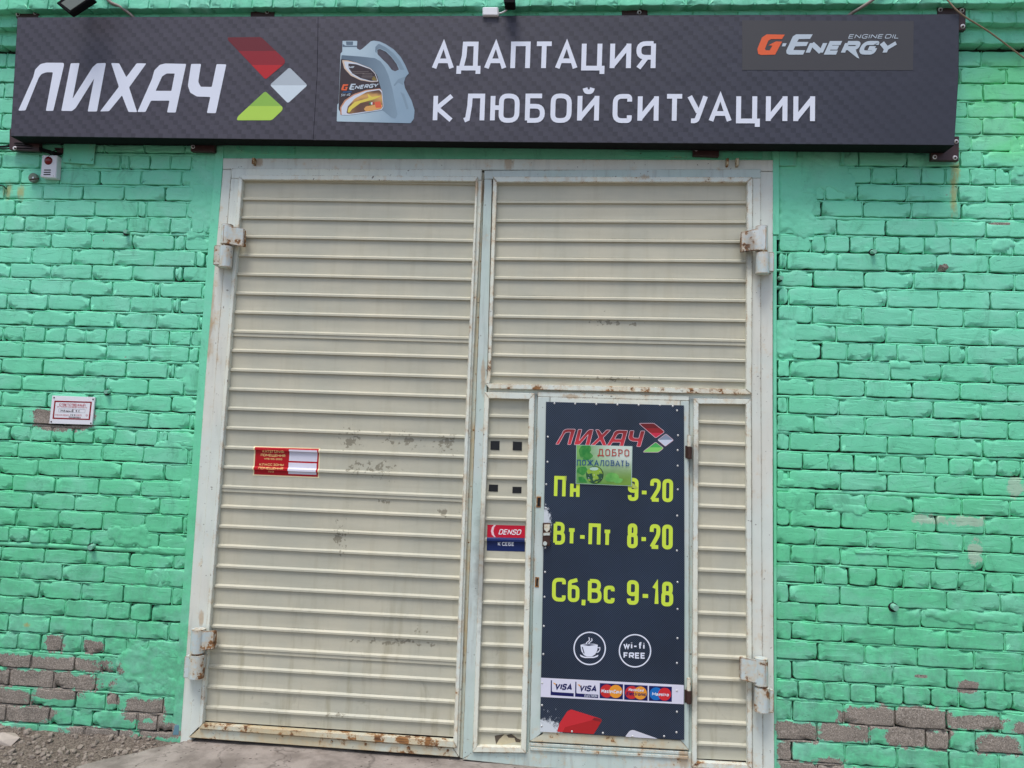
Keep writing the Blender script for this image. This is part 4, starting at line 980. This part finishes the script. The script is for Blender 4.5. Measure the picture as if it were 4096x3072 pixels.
kshape([(160, 360), (500, 385), (760, 415), (860, 470), (935, 570), (1005, 720), (1070, 950), (1120, 1200), (1165, 1420), (1130, 1500), (1060, 1480), (900, 1350), (600, 1400), (140, 1420), (130, 900)], canM, 1)
kshape([(1095, 900), (1180, 790), (1330, 735), (1275, 800), (1268, 900), (1180, 850), (1110, 920)], canM, 1)
kshape([(1215, 1020), (1290, 1060), (1365, 1320), (1330, 1340), (1250, 1100)], canM, 1)
kshape([(184, 160), (230, 190), (440, 190), (440, 215), (180, 215)], canM, 1, 1)
kshape([(240, 115), (370, 115), (365, 180), (250, 180)], canM, 1, 1)
DKB = ink(58, 46, 50)
kshape([(150, 430), (300, 450), (700, 600), (800, 720), (835, 850), (870, 960), (912, 1250), (900, 1330), (600, 1380), (170, 1430), (108, 1330), (135, 700)], DKB, 2)
kshape([(170, 450), (270, 455), (440, 500), (690, 600), (770, 690), (822, 835), (700, 845), (500, 810), (330, 730), (210, 600)], ink(214, 190, 170), 3)
kshape([(205, 470), (290, 480), (440, 505), (690, 605), (770, 695), (820, 828), (700, 835), (500, 795), (350, 715), (235, 590)], ink(206, 212, 222), 4)
kshape([(282, 512), (420, 522), (680, 612), (760, 692), (806, 820), (690, 822), (500, 772), (360, 690), (292, 600)], DKB, 5)
kshape([(700, 780), (745, 730), (806, 820), (720, 818)], ink(130, 112, 60), 6)
for i, (y, x0, x1) in enumerate([(655, 350, 650), (682, 345, 570), (690, 540, 710), (715, 530, 715), (740, 520, 740), (765, 515, 740)]): kshape([(x0, y), (x1, y), (x1, y+8), (x0, y+8)], ink(120, 110, 108), 6, 0)
text('canister_print', 'MF', ZK, 288, 395, 600, 598, 562, H0+.0022, SIL, sign, wt=.3, slant=.3)
kshape([(140, 1430), (135, 1300), (215, 1170), (380, 1060), (600, 985), (850, 958), (890, 1000), (916, 1290), (880, 1345), (300, 1435)], ink(196, 140, 110), 3)
kshape([(165, 1435), (160, 1300), (240, 1180), (390, 1080), (600, 1000), (850, 968), (890, 1010), (914, 1290), (880, 1345), (300, 1435)], ink(204, 210, 222), 4)
t = NT('amber_swirl'); wv = t.n('TexWave', wave_type='RINGS'); wv.inputs['Scale'].default_value = 9; wv.inputs['Distortion'].default_value = 3; c0 = W(1500, 440, SH); t.put(wv.inputs['Vector'], t.vec('SUBTRACT', t.P, (c0.x, 0, c0.z)))
AMB = t.out(t.mix(wv.outputs['Fac'], c4(92, 56, 38), c4(206, 156, 84)), .45)
kshape([(250, 1400), (275, 1280), (400, 1140), (620, 1020), (840, 985), (880, 1030), (905, 1280), (870, 1330), (300, 1415)], AMB, 5)
kshape([(290, 1300), (400, 1200), (650, 1130), (625, 1050), (705, 1110), (880, 1085), (760, 1150), (500, 1220), (350, 1330), (300, 1395), (270, 1380)], ink(220, 200, 84), 6)
kshape([(560, 1330), (600, 1280), (760, 1250), (900, 1250), (880, 1320), (700, 1360), (600, 1370)], ink(216, 160, 92), 6)
kshape([(752, 1200), (860, 1190), (880, 1300), (775, 1305)], ink(216, 96, 62), 7)
for i, cc in enumerate([(44, 120, 70), (226, 226, 226), (172, 44, 46)]): kshape([(662+i*28, 1205), (690+i*28, 1208), (688+i*28, 1250), (660+i*28, 1247)], ink(*cc), 7, 0)
kshape([(285, 883), (190, 885), (160, 960), (158, 990), (250, 996), (275, 930), (215, 932), (240, 950), (228, 970), (196, 968), (210, 915), (275, 908)], ORG, 7, 0)
kshape([(420, 873), (335, 875), (300, 960), (310, 985), (385, 983), (392, 962), (335, 960), (342, 940), (385, 938), (392, 920), (350, 918), (358, 898), (410, 896)], SIL, 7, 0)
text('canister_print', 'NERGY', ZK, 395, 832, 978, 938, 905, H0+.0022, SIL, sign, wt=.26, gap=.12, slant=.35)
kshape([(190, 1012), (350, 1008), (340, 1030), (180, 1036)], ink(44, 84, 130), 6, 0)
text('canister_print', '5W-40', ZK, 150, 322, 1102, 1090, 1056, H0+.0022, SIL, sign, wt=.17, gap=.1, slant=.25)
# brackets
def bracket(q, bolts=(), h=.055, extra=None):
    b = prism('bracket', q, h, h-.03, BROWN, sign, .002)
    for x, y in bolts:
        o = bolt(b, x, y, h, 9, WPLAS, 'bolt'); bolt(o if False else b, x+1, y+1, h+.005, 4.5, DARKM, 'bolt_head')
bracket([(64, 44), (154, 44), (154, 72), (64, 72)], [(70, 56), (139, 50)], .105); bracket([(1002, 38), (1097, 38), (1097, 72), (1002, 72)], [(1067, 46)], .105)
bracket([(2487, 29), (2590, 29), (2590, 62), (2487, 62)], [(2557, 48)], .105); bracket([(3750, 29), (3863, 29), (3863, 120), (3820, 120), (3820, 62), (3750, 62)], [(3762, 37), (3849, 40), (3852, 104)], .105)
bracket([(38, 515), (158, 530), (156, 604), (36, 598)], [(58, 592)], .05); bracket([(763, 560), (860, 560), (858, 607), (762, 605)], [(771, 586)], .04)
bracket([(2773, 580), (2878, 580), (2876, 626), (2772, 622)], [(2785, 595)], .04); bracket([(3800, 545), (3837, 545), (3836, 643), (3726, 640), (3727, 580), (3800, 585)], [(3826, 565), (3740, 627), (3821, 630)], .06)

# ------------------------------------------------------------------ things fixed to the wall
def tube(name, pts, r, mat, parent=None, seg=8):
    P = [Vector(p) for p in pts]; Q = []
    for i in range(len(P)-1):
        a = P[max(i-1, 0)]; b = P[i]; c = P[i+1]; d = P[min(i+2, len(P)-1)]
        for s in range(6):
            t = s/6; Q.append(.5*((2*b)+(c-a)*t+(2*a-5*b+4*c-d)*t*t+(3*b-a-3*c+d)*t**3))
    Q.append(P[-1]); V = []; F = []
    for i, p in enumerate(Q):
        d = (Q[min(i+1, len(Q)-1)]-Q[max(i-1, 0)]).normalized(); u = d.cross(Vector((0, 1, .01))).normalized(); v = d.cross(u)
        for k in range(seg): a = 2*math.pi*k/seg; V.append(p+(u*math.cos(a)+v*math.sin(a))*r)
    for i in range(len(Q)-1):
        for k in range(seg): l = (k+1) % seg; F.append((i*seg+k, i*seg+l, (i+1)*seg+l, (i+1)*seg+k))
    F += [tuple(range(seg)), tuple(reversed(range((len(Q)-1)*seg, len(Q)*seg)))]
    return obj(name, (V, F), mat, parent, smooth=True)
siren = thing('alarm_siren', 'small white wall siren with a dark red lamp under the left end of the signboard', 'siren', W(195, 715))
prism('siren_case', [(168, 620), (229, 621), (223, 712), (161, 708)], .042, -.004, WPLAS, siren, .004)
bm = bmesh.new(); bmesh.ops.create_uvsphere(bm, u_segments=20, v_segments=10, radius=.0265); c = W(194, 643, .042)
for v in bm.verts: v.co = Vector((v.co.x, v.co.y*.6, v.co.z))+c
obj('lamp_dome', bm, plain('red_lamp_plastic', (116, 18, 24), .2, var=.1), siren, True)
for i, y in enumerate((678, 687, 696)): prism('speaker_slot', [(176-i, y), (203-i, y), (203-i, y+4), (176-i, y+4)], .0435, .041, DARK, siren, .0)
for x, y in ((172, 627), (220, 627), (163, 701), (213, 703)): bolt(siren, x, y, .042, 2.6, ZINC, 'screw', .002)
ins = thing('cable_anchor', 'round brown and green disc anchor on the wall below the siren', 'anchor', W(135, 712)); cyl('anchor_disc', W(135, 712, .010), (0, -1, 0), .030, .024, plain('mottled_disc', (112, 128, 112), .7, var=.4, scale=60), ins, 22, bev=.003)
cyl('anchor_screw', W(133, 711, .024), (0, -1, 0), .006, .006, ZINC, ins, 10); prism('anchor_band', [(117, 716), (154, 712), (154, 716), (117, 720)], .024, .02, DARKM, ins, 0)
cb = thing('black_cable', 'black cables running in from the left under the signboard to the siren', 'cable', W(100, 600))
for k, dy in enumerate((0, 6, -4)):
    tube('cable_strand', [W(-260, 583+dy, .03), W(0, 589+dy, .03), W(72, 580+dy*2, .05), W(145, 592+dy, .045), (W(215, 612+dy, .04)), W(248, 617, .02)], .0045, BLACK, cb)
tube('cable_strand', [W(240, 598, .03), W(215, 604, .05), W(222, 612, .05), W(205, 618, .04), W(190, 630, .04)], .003, BLACK, cb)
prism('cable_joint', [(215, 590), (252, 592), (252, 612), (228, 610)], .02, .0, BROWN, cb, .002)
tag(tube('cable_stub', [W(-120, 740, .01), W(0, 742, .012), W(18, 749, .014), W(26, 756, .002)], .004, BLACK), 'short black cable end entering the wall at the rusty stained brick', 'cable')

fl = thing('floodlight', 'black floodlight with a grey glass hanging over the left part of the signboard', 'lamp', W(300, 40, .3))
q = [(222, 10), (276, 54), (372, -8), (318, -56)]
prism('lamp_housing', q, .34, .29, BLACK, fl, .006)
prism('lamp_glass', [(243, 12), (281, 41), (350, -6), (313, -36)], .3425, .335, plain('lamp_glass', (112, 118, 108), .25, var=.2, scale=12), fl, .001)
a = W(290, -30, .29); tube('lamp_arm', [a, a+Vector((.02, .08, .06)), a+Vector((.02, .2, .08)), Vector((a.x+.02, -.11, a.z+.1))], .012, BLACK, fl)
tag(tube('conduit', [W(400, -60, .17), W(435, 3, .17), W(485, 30, .15), W(540, 75, .12), W(600, 150, .10)], .0095, GREYC), 'grey conduit dropping behind the signboard near the floodlight', 'conduit')
tag(tube('conduit', [W(3560, -60, .17), W(3490, 0, .17), W(3445, 30, .15), W(3395, 62, .12), W(3340, 120, .10)], .0095, GREYC), 'grey ribbed conduit rising above the right part of the signboard', 'conduit')
tag(tube('antenna_cable', [W(3700, -120, .2), W(3790, 0, .19), W(3850, 60, .18), W(3960, 130, .10), W(4096, 232, .03), W(4250, 345, .02)], .0045, plain('tan_cable', (150, 128, 104), .6)), 'thin tan cable slanting down past the top right corner of the signboard', 'cable')
jb = thing('junction_box', 'small white junction box on the top edge of the signboard', 'box', W(1960, 60, .15)); prism('box_case', [(1930, 27), (1993, 27), (1994, 62), (1930, 62)], .19, .12, WPLAS, jb, .005)
prism('box_lid', [(1933, 30), (1990, 30), (1991, 59), (1933, 59)], .193, .188, WPLAS, jb, .002)
sc_ = thing('security_camera', 'little black and white camera above the junction box at the top edge', 'camera', W(2037, 10, .2)); cyl('camera_body', W(2037, -3, .22), (0, -1, -.25), .034, .08, WPLAS, sc_, 20, bev=.006); prism('camera_visor', rounded([(2014, -16), (2060, -16), (2059, 10), (2016, 10)], 8), .27, .19, BLACK, sc_, .002)
tube('camera_lead', [W(2038, 14, .2), W(2030, 36, .19), W(2010, 50, .18), W(1992, 54, .17)], .005, WPLAS, sc_)

# fire-safety notice
fn = thing('fire_safety_notice', 'white notice with a thick dark red border and handwriting screwed to the left wall', 'sign', W(290, 1700))
prism('notice_board', [ZR(*p) for p in [(290, 222), (2010, 290), (1890, 1400), (165, 1345)]], .012, .0, WPLAS, fn, .001)
RED = ink(140, 10, 22); RED2 = ink(184, 44, 60)
obj('notice_border', flat([[ZR(*p) for p in [(378, 425), (1885, 470), (1805, 1208), (298, 1158)]], [ZR(*p) for p in [(425, 482), (1825, 517), (1752, 1158), (358, 1105)]]], .0128), RED, fn)
text('lettering', 'ОТВЕТСТВЕННЫЙ', ZR, 570, 1625, 632, 655, 540, .0128, RED2, fn, wt=.14, gap=.06)
text('lettering', 'ЗА ПОЖАРНУЮ БЕЗОПАСНОСТЬ', ZR, 485, 1690, 692, 724, 645, .0128, RED2, fn, wt=.16, gap=.08)
text('lettering', 'О ПОЖАРЕ ЗВОНИТЬ', ZR, 398, 990, 1022, 1034, 978, .0128, RED2, fn, wt=.16, gap=.08)
text('lettering', '01', ZR, 1640, 1728, 1056, 1058, 985, .0128, RED2, fn, wt=.14, gap=.1)
obj('name_box', line_px([ZR(*p) for p in [(560, 748), (1615, 785), (1605, 915), (550, 885)]], .7, .0127, True), ink(120, 120, 130), fn)
hw = []
for s in [[(630, 870), (640, 790), (680, 850), (700, 800), (725, 870)], [(750, 840), (790, 820), (770, 800), (750, 860), (800, 870)], [(830, 870), (850, 820), (870, 870), (885, 820)], [(885, 820), (900, 870), (930, 820), (925, 900)], [(960, 820), (965, 870), (990, 840), (1010, 875)], [(1040, 845), (1060, 830), (1055, 870), (1035, 870), (1040, 845)], [(1095, 885), (1110, 780), (1140, 800), (1110, 830), (1135, 870), (1095, 885)],
          [(1245, 800), (1250, 870)], [(1290, 800), (1255, 840), (1290, 880)], [(1395, 815), (1360, 820), (1350, 870), (1390, 885)], [(1170, 985), (1205, 990), (1170, 1030), (1205, 1035)], [(1095, 980), (1125, 985), (1095, 1025), (1120, 1030)], [(1025, 980), (1055, 985), (1030, 1020), (1050, 1030)]]:
    hw.append(line_px([ZR(*p) for p in s], 1.5, .0129))
for i in range(9): x = 960+i*54; hw.append(line_px([ZR(x, 1070+i*3), ZR(x+25, 1075+i*3), ZR(x+5, 1100+i*3), ZR(x+28, 1118+i*3)], 1.7, .0129+i*.00001))
obj('handwriting', join(hw), ink(20, 20, 26), fn)
for i in range(4): obj('number_box', line_px([ZR(*p) for p in rect(1235+i*60, 992, 1285+i*60, 1045)], .7, .0127, True), RED2, fn)
for x, y in ((362, 308), (1928, 372), (246, 1275), (1838, 1335)): bolt(fn, *ZR(x, y), .012, 3.3, DARKM, 'screw', .003)

# ------------------------------------------------------------------ stickers on the leaves (they follow the ribs)
def dshape(name, loops, h, mat, parent, sh): V, F = flat(loops, h, .0003); V, F = drape([Vector(v) for v in V], F, sh); return obj(name, (V, F), mat, parent)
cat_ = thing('fire_category_sticker', 'red sticker with cream border and two blank white fields on the left gate leaf', 'sticker', W(1140, 1905, .03))
hh = HS+.0012
dshape('sticker_sheet', [[ZT(*p) for p in [(242, 285), (1962, 335), (1930, 1125), (200, 1055)]]], hh, ink(228, 216, 176), cat_, SHL)
dshape('sticker_field', [[ZT(*p) for p in [(278, 312), (1930, 362), (1895, 1090), (236, 1025)]]], hh+.0006, ink(176, 14, 28), cat_, SHL)
dshape('blank_field', [[ZT(*p) for p in [(1165, 375), (1895, 400), (1872, 698), (1145, 672)]]], hh+.0012, ink(214, 212, 224), cat_, SHL)
dshape('blank_field', [[ZT(*p) for p in [(1135, 715), (1865, 742), (1855, 1038), (1125, 1012)]]], hh+.0012, ink(220, 218, 230), cat_, SHL)
YEL = ink(236, 196, 130)
for s, x0, x1, b0, b1, cp, w in [('КАТЕГОРИЯ', 455, 1015, 455, 472, 388, .2), ('ПОМЕЩЕНИЯ', 410, 1045, 552, 575, 485, .2), ('НПБ 105-2003', 500, 970, 640, 655, 596, .2), ('КЛАСС ЗОНЫ', 372, 1010, 795, 808, 735, .2), ('ПОМЕЩЕНИЯ', 370, 1005, 885, 905, 828, .2), ('ПУЭ', 605, 748, 974, 978, 930, .2)]:
    text('lettering', s, ZT, x0, x1, b0, b1, cp, hh+.0014, YEL, cat_, wt=w, gap=.12, prof=SHL)
pu = thing('pull_sticker', 'red over navy blue sticker with white lettering on the narrow left panel', 'sticker', W(2020, 2200, .03))
dshape('sticker_field', [[Z5(*p) for p in [(207, 1242), (520, 1250), (518, 1352), (203, 1345)]]], hh, ink(196, 24, 52), pu, SHA)
dshape('sticker_field', [[Z5(*p) for p in [(203, 1346), (518, 1353), (517, 1465), (201, 1457)]]], hh, ink(22, 40, 92), pu, SHA)
arc = [(278, 1244), (262, 1265), (256, 1295), (262, 1325), (276, 1346), (264, 1346), (244, 1325), (236, 1295), (244, 1262), (262, 1243)]
dshape('sticker_arc', [[Z5(*p) for p in arc]], hh+.0006, ink(236, 200, 206), pu, SHA)
text('lettering', 'DENSO', Z5, 297, 490, 1323, 1327, 1278, hh+.0008, ink(240, 232, 236), pu, wt=.16, gap=.12, slant=.3, prof=SHA)
text('lettering', 'К СЕБЕ', Z5, 293, 428, 1416, 1418, 1385, hh+.0008, ink(230, 232, 240), pu, wt=.2, gap=.12, prof=SHA)
labs = ['upper left black square of the four stuck on the narrow ribbed panel', 'upper right black square of the four stuck on the narrow ribbed panel', 'lower left black square of the four, tilted, on the narrow ribbed panel', 'lower right black square of the four on the narrow ribbed panel']
for lb, q in zip(labs, [[(233, 548), (308, 548), (306, 623), (231, 620)], [(418, 552), (494, 556), (492, 627), (416, 624)], [(220, 908), (295, 910), (293, 968), (216, 965)], [(415, 927), (490, 928), (488, 981), (413, 980)]]):
    o = prism('black_square', [Z5(*p) for p in q], HS+.003, HS-.001, plain('black_tape', (18, 20, 24), .4), None, .0005); tag(o, lb, 'sticker', 'black squares on the narrow panel')
tr = dshape('torn_sticker', [[ZF(*p) for p in [(245, 1415), (290, 1405), (320, 1400), (345, 1412), (390, 1400), (420, 1440), (444, 1448), (440, 1470), (400, 1462), (330, 1478), (260, 1488), (250, 1450)]]], hh, plain('torn_paper', (196, 184, 152), .8, var=.3, scale=20), None, SHA)
tag(tr, 'torn remains of a pale sticker at the bottom of the narrow left panel', 'sticker')
for q in ([(245, 1415), (262, 1410), (320, 1402), (280, 1440), (255, 1480)], [(335, 1408), (372, 1400), (420, 1436), (444, 1445), (440, 1465), (405, 1462), (395, 1430), (350, 1428)]):
    dshape('torn_edge', [[ZF(*p) for p in q]], hh+.0006, plain('brown_glue', (84, 74, 62), .8, var=.4, scale=50), tr, SHA)

# ------------------------------------------------------------------ opening hours board on the wicket door
pb = thing('opening_hours_board', 'tall navy board with yellow opening hours riveted to the wicket door', 'sign', W(2450, 2960, .04))
PH = .0445
prism('board_panel', [(2184, 1607), (2736, 1621.5), (2738, 2300), (2737, 2960), (2160, 2927), (2168, 2500)], PH, .037, POSTER, pb, .0008)
PI_ = PH+.0008
def LP(x, y, k):
    if k == 0: return ZL(90+(x-118)*1.046, 218+(y-407)*.79+(x-118)/1348*27)
    return ZL(1415+(x-1473)*1.035, 130+(y-240)*.85)
t = NT('red_fade_print'); X = t.sep(); REDF = t.out(t.mix(t.ramp(X[2], W(2400, 1715, PH).z, W(2400, 1780, PH).z), c4(130, 34, 38), c4(204, 52, 64)), .4)
logo(LP, PI_, pb, REDF, [('red', [(.35, (110, 34, 38)), (.67, (150, 38, 44)), (1, (204, 50, 74))]), ('grey', [(.48, (134, 146, 166)), (1, (202, 208, 224))]), ('green', [(.5, (76, 172, 88)), (1, (132, 206, 104))])], ink(226, 190, 200), 1.6)
LIME = ink(204, 226, 72)
for s, cv, x0, x1, b0, b1, cp, g in [('Пн', Z5, 757, 970, 1018, 1026, 836, .2), ('9-20', Z5, 1370, 1745, 1043, 1056, 852, .07), ('Вт-Пт', Z5, 752, 1237, 1405, 1426, 1217, .09), ('8-20', Z5, 1365, 1743, 1435, 1448, 1230, .07), ('Сб,Вс', ZF, 680, 1157, 390, 408, 210, .09), ('9-18', ZF, 1250, 1603, 415, 431, 228, .08)]:
    text('lettering', s, cv, x0, x1, b0, b1, cp, PI_, LIME, pb, wt=.16, gap=g)
for cx, cy in ((968, 749), (1313, 767)):
    px, py = ZF(cx, cy); obj('round_icon', line_px(circle(px, py, 62.5, 64.5, 48), 5, PI_, True), WHT, pb)
# cup
cupc = lambda pts, r=2: rounded([ZF(*p) for p in pts], r)
obj('cup_icon', flat([cupc([(898, 722), (905, 770), (925, 800), (945, 810), (985, 810), (1010, 795), (1025, 765), (1030, 722), (1000, 714), (930, 714)])], PI_), WHT, pb)
obj('cup_icon', flat([cupc([(912, 722), (960, 716), (1016, 722), (960, 730)], 3)], PI_+.0003), ink(36, 48, 72), pb)
obj('cup_icon', flat([cupc([(908, 738), (916, 738), (930, 790), (920, 782)], 1)], PI_+.0003), ink(36, 48, 72), pb)
obj('cup_icon', line_px([ZF(*p) for p in [(1028, 745), (1045, 742), (1046, 758), (1035, 775), (1020, 780)]], 3.5, PI_), WHT, pb)
obj('cup_icon', flat([cupc([(893, 795), (930, 812), (1000, 812), (1035, 797), (1030, 812), (1000, 822), (930, 822), (900, 812)])], PI_+.0002), WHT, pb)
for dx in (0, 20): obj('cup_icon', line_px(rounded([ZF(*p) for p in [(950+dx, 722), (940+dx, 708), (968+dx, 688), (962+dx, 664+dx*.4)]], 6, False), 3.6, PI_+.0002), WHT, pb)
text('lettering', 'wi-fi', ZF, 1225, 1386, 752, 756, 698, PI_, WHT, pb, wt=.2, gap=.14)
text('lettering', 'FREE', ZF, 1226, 1392, 824, 828, 778, PI_, WHT, pb, wt=.22, gap=.12)
# payment strip
cs = obj('card_strip', flat([[ZF(*p) for p in [(597, 972), (1685, 1028), (1683, 1174), (595, 1118)]]], PI_+.0002), ink(216, 214, 228), pb)
NAV = ink(18, 22, 84); I2 = PI_+.0006
for dx, dy, el in ((0, 0, 0), (361, 23, 1)):
    q = [(160, 298), (176, 299), (175, 455), (185, 470), (498, 490), (497, 540), (156, 518)]
    obj('card_logo', flat([[ZC(x+dx, y+dy) for x, y in q]], I2), NAV, cs)
    text('card_logo', 'VISA', ZC, 212+dx, 482+dx, 434+dy, 450+dy, 342+dy, I2, NAV, cs, wt=.24, gap=.06, slant=.2)
    obj('card_logo', flat([[ZC(x+dx, y+dy) for x, y in [(190, 336), (228, 340), (234, 375)]]], I2+.0006), ink(224, 160, 60), cs)
text('card_logo', 'ELECTRON', ZC, 655, 845, 542, 550, 508, I2+.0005, WHT, cs, wt=.15, gap=.12, slant=.15)
for q, c1, r1, k1, c2, k2 in [([(882, 340), (1225, 358), (1222, 582), (880, 563)], (985, 458), 97, (196, 44, 44), (1118, 464), (228, 150, 48)), ([(1243, 362), (1588, 378), (1587, 603), (1241, 585)], (1352, 480), 96, (196, 44, 48), (1480, 487), (228, 150, 52)), ([(1607, 380), (1946, 395), (1944, 617), (1606, 602)], (1712, 498), 95, (20, 106, 180), (1838, 505), (204, 42, 48))]:
    cc = obj('card_logo', flat([[ZC(*p) for p in q]], I2), NAV, cs)
    for k, (c, col) in enumerate(((c1, k1), (c2, k2))): obj('card_logo', flat([[ZC(*p) for p in circle(c[0], c[1], r1)]], I2+.0003*(k+1)), ink(*col), cs)
I3 = I2+.0011
text('card_logo', 'MasterCard', ZC, 902, 1203, 482, 498, 428, I3, WHT, cs, wt=.2, gap=.1, slant=.12); text('card_logo', 'MasterCard', ZC, 1306, 1528, 456, 468, 416, I3, WHT, cs, wt=.2, gap=.1, slant=.12)
text('card_logo', 'Electronic', ZC, 1272, 1565, 518, 532, 468, I3, NAV, cs, wt=.2, gap=.1, slant=.12); text('card_logo', 'Maestro', ZC, 1652, 1903, 524, 536, 476, I3, WHT, cs, wt=.2, gap=.1, slant=.12)
obj('red_shape', flat([rounded([ZC(*p) for p in [(400, 760), (455, 728), (900, 868), (910, 900), (792, 1094), (250, 1058), (290, 930)]], 6)], PI_), ink(198, 44, 52), pb)
obj('red_shape', flat([[ZC(*p) for p in [(370, 990), (760, 890), (905, 905), (792, 1093), (330, 1063)]]], PI_+.0003), ink(172, 34, 38), pb)
obj('red_shape', flat([[ZC(*p) for p in [(765, 885), (800, 850), (890, 868), (900, 890), (898, 915)]]], PI_+.0005), ink(132, 34, 40), pb)
obj('white_shape', flat([rounded([ZC(*p) for p in [(1255, 1132), (1320, 1045), (1370, 1030), (1742, 1162)]], 6)], PI_), ink(206, 206, 216), pb)
for k in range(26):
    a = R(0, 6.28); L = R(6, 26); x = random.choice([R(20, 330), R(20, 250), R(300, 900)]); y = R(680, 1000) if x < 340 else R(690, 760)
    obj('scratch', line_px([ZC(x, y), ZC(x+L*math.cos(a)+8, y-L*abs(math.sin(a))-6)], R(.8, 2.0), PI_+.0004+k*.00001), ink(170, 178, 188), pb) if k < 14 else None
me0 = None
RV = [Z5(*p) for p in [(763, 235), (935, 238), (1110, 242), (1285, 246), (1461, 249), (1638, 249), (1744, 258), (1780, 295), (1788, 501), (1785, 624), (1785, 753), (1786, 950), (1781, 1168), (1779, 1457), (708, 513), (705, 721), (695, 907), (693, 1105), (687, 1432), (685, 1635)]] + \
     [ZF(*p) for p in [(629, 168), (624, 357), (619, 579), (615, 793), (606, 1012), (605, 1181), (602, 1340), (833, 1381), (1069, 1393), (1293, 1418), (1535, 1418), (1632, 5), (1637, 245), (1637, 450), (1636, 672), (1632, 861), (1632, 1071), (1632, 1232), (1629, 1388)]]
bm = bmesh.new(); bmesh.ops.create_uvsphere(bm, u_segments=10, v_segments=6, radius=.0062); [setattr(v, 'co', Vector((v.co.x, v.co.y*.6, v.co.z))) for v in bm.verts]
rme = bpy.data.meshes.new('rivet'); bm.to_mesh(rme); bm.free(); rme.shade_smooth(); rme.materials.append(ZINC)
for p in RV: link('rivet', rme, W(p[0], p[1], PH+.0005), pb)

# welcome card taped over the board
wc = thing('welcome_card', 'green leafy laminated welcome card taped over the logo of the opening hours board', 'card', W(2420, 1940, .05))
CH = PH+.006
t = NT('green_card_print'); X = t.sep(); cA = W(2305, 1780, CH); cB = W(2525, 1940, CH); u = t.ramp(X[0], cA.x, cB.x); v = t.ramp(X[2], cB.z, cA.z)
g1 = t.mix(t.ramp(t.noise(9, 3), .35, .65), c4(54, 126, 62), c4(122, 176, 96)); g1 = t.mix(t.math('MULTIPLY', u, t.math('MULTIPLY', v, 1.4), clamp=True), g1, c4(206, 218, 206)); g1 = t.mix(t.math('MULTIPLY', u, t.math('SUBTRACT', .8, v), clamp=True), g1, c4(120, 152, 54))
CARD = t.out(g1, .25)
prism('card_sleeve', [ZL(*p) for p in [(414, 470), (1303, 492), (1292, 1124), (406, 1086)]], CH-.0004, CH-.004, plain('clear_sleeve', (168, 196, 188), .15), wc, 0)
prism('card_print', [ZL(*p) for p in [(422, 476), (1293, 498), (1283, 1116), (414, 1079)]], CH, CH-.003, CARD, wc, 0)
LG = gradmat('leaf_print', (46, 128, 58), (118, 186, 92), cA.x, cB.x, 30, 1.2)
for i, q in enumerate([[(450, 560), (500, 480), (640, 480), (655, 560), (560, 660), (480, 670)], [(510, 700), (560, 620), (620, 575), (690, 650), (600, 720)], [(420, 900), (440, 830), (560, 810), (600, 880), (520, 960)], [(860, 1010), (900, 930), (960, 905), (1060, 930), (1100, 985), (1000, 1060), (900, 1050)], [(990, 1040), (1050, 990), (1160, 1010), (1130, 1070), (1040, 1085)], [(440, 980), (520, 970), (600, 1070), (470, 1065)]]):
    obj('card_print_leaf', flat([rounded([ZL(*p) for p in q], 8)], CH+.0003+i*.0001), LG, wc)
t = NT('globe_print'); gl = t.mix(t.ramp(t.noise(26, 4, .5), .47, .53), c4(44, 84, 62), c4(140, 176, 64)); GLB = t.out(t.mix(t.ramp(t.noise(60, 2), .66, .7), gl, c4(220, 230, 224)), .2)
obj('card_print_globe', flat([[ZL(*p) for p in circle(708, 945, 138)]], CH+.001), ink(34, 62, 44), wc); obj('card_print_globe', flat([[ZL(*p) for p in circle(700, 943, 130)]], CH+.0013), GLB, wc)
obj('card_print_globe', flat([[ZL(*p) for p in circle(695, 850, 70, 26)]], CH+.0016), ink(176, 206, 190), wc)
def serif(name, s, conv, x0, x1, b0, b1, cap, h, mat, parent): return text(name, s, conv, x0, x1, b0, b1, cap, h, mat, parent, wt=.13, gap=.26, serifs=True)
serif('lettering', 'ДОБРО', ZL, 755, 1252, 645, 655, 535, CH+.0018, ink(176, 62, 52), wc); serif('lettering', 'ПОЖАЛОВАТЬ', ZL, 425, 1252, 792, 808, 706, CH+.0018, ink(26, 74, 132), wc)
for q in ([(1290, 1060), (1390, 1150), (1350, 1170), (1240, 1120)], [(230, 965), (262, 962), (258, 1040), (236, 1040)]): shape('tape', [ZL(*p) for p in q], PI_+.0014, plain('yellowed_tape', (176, 190, 90), .3), wc)
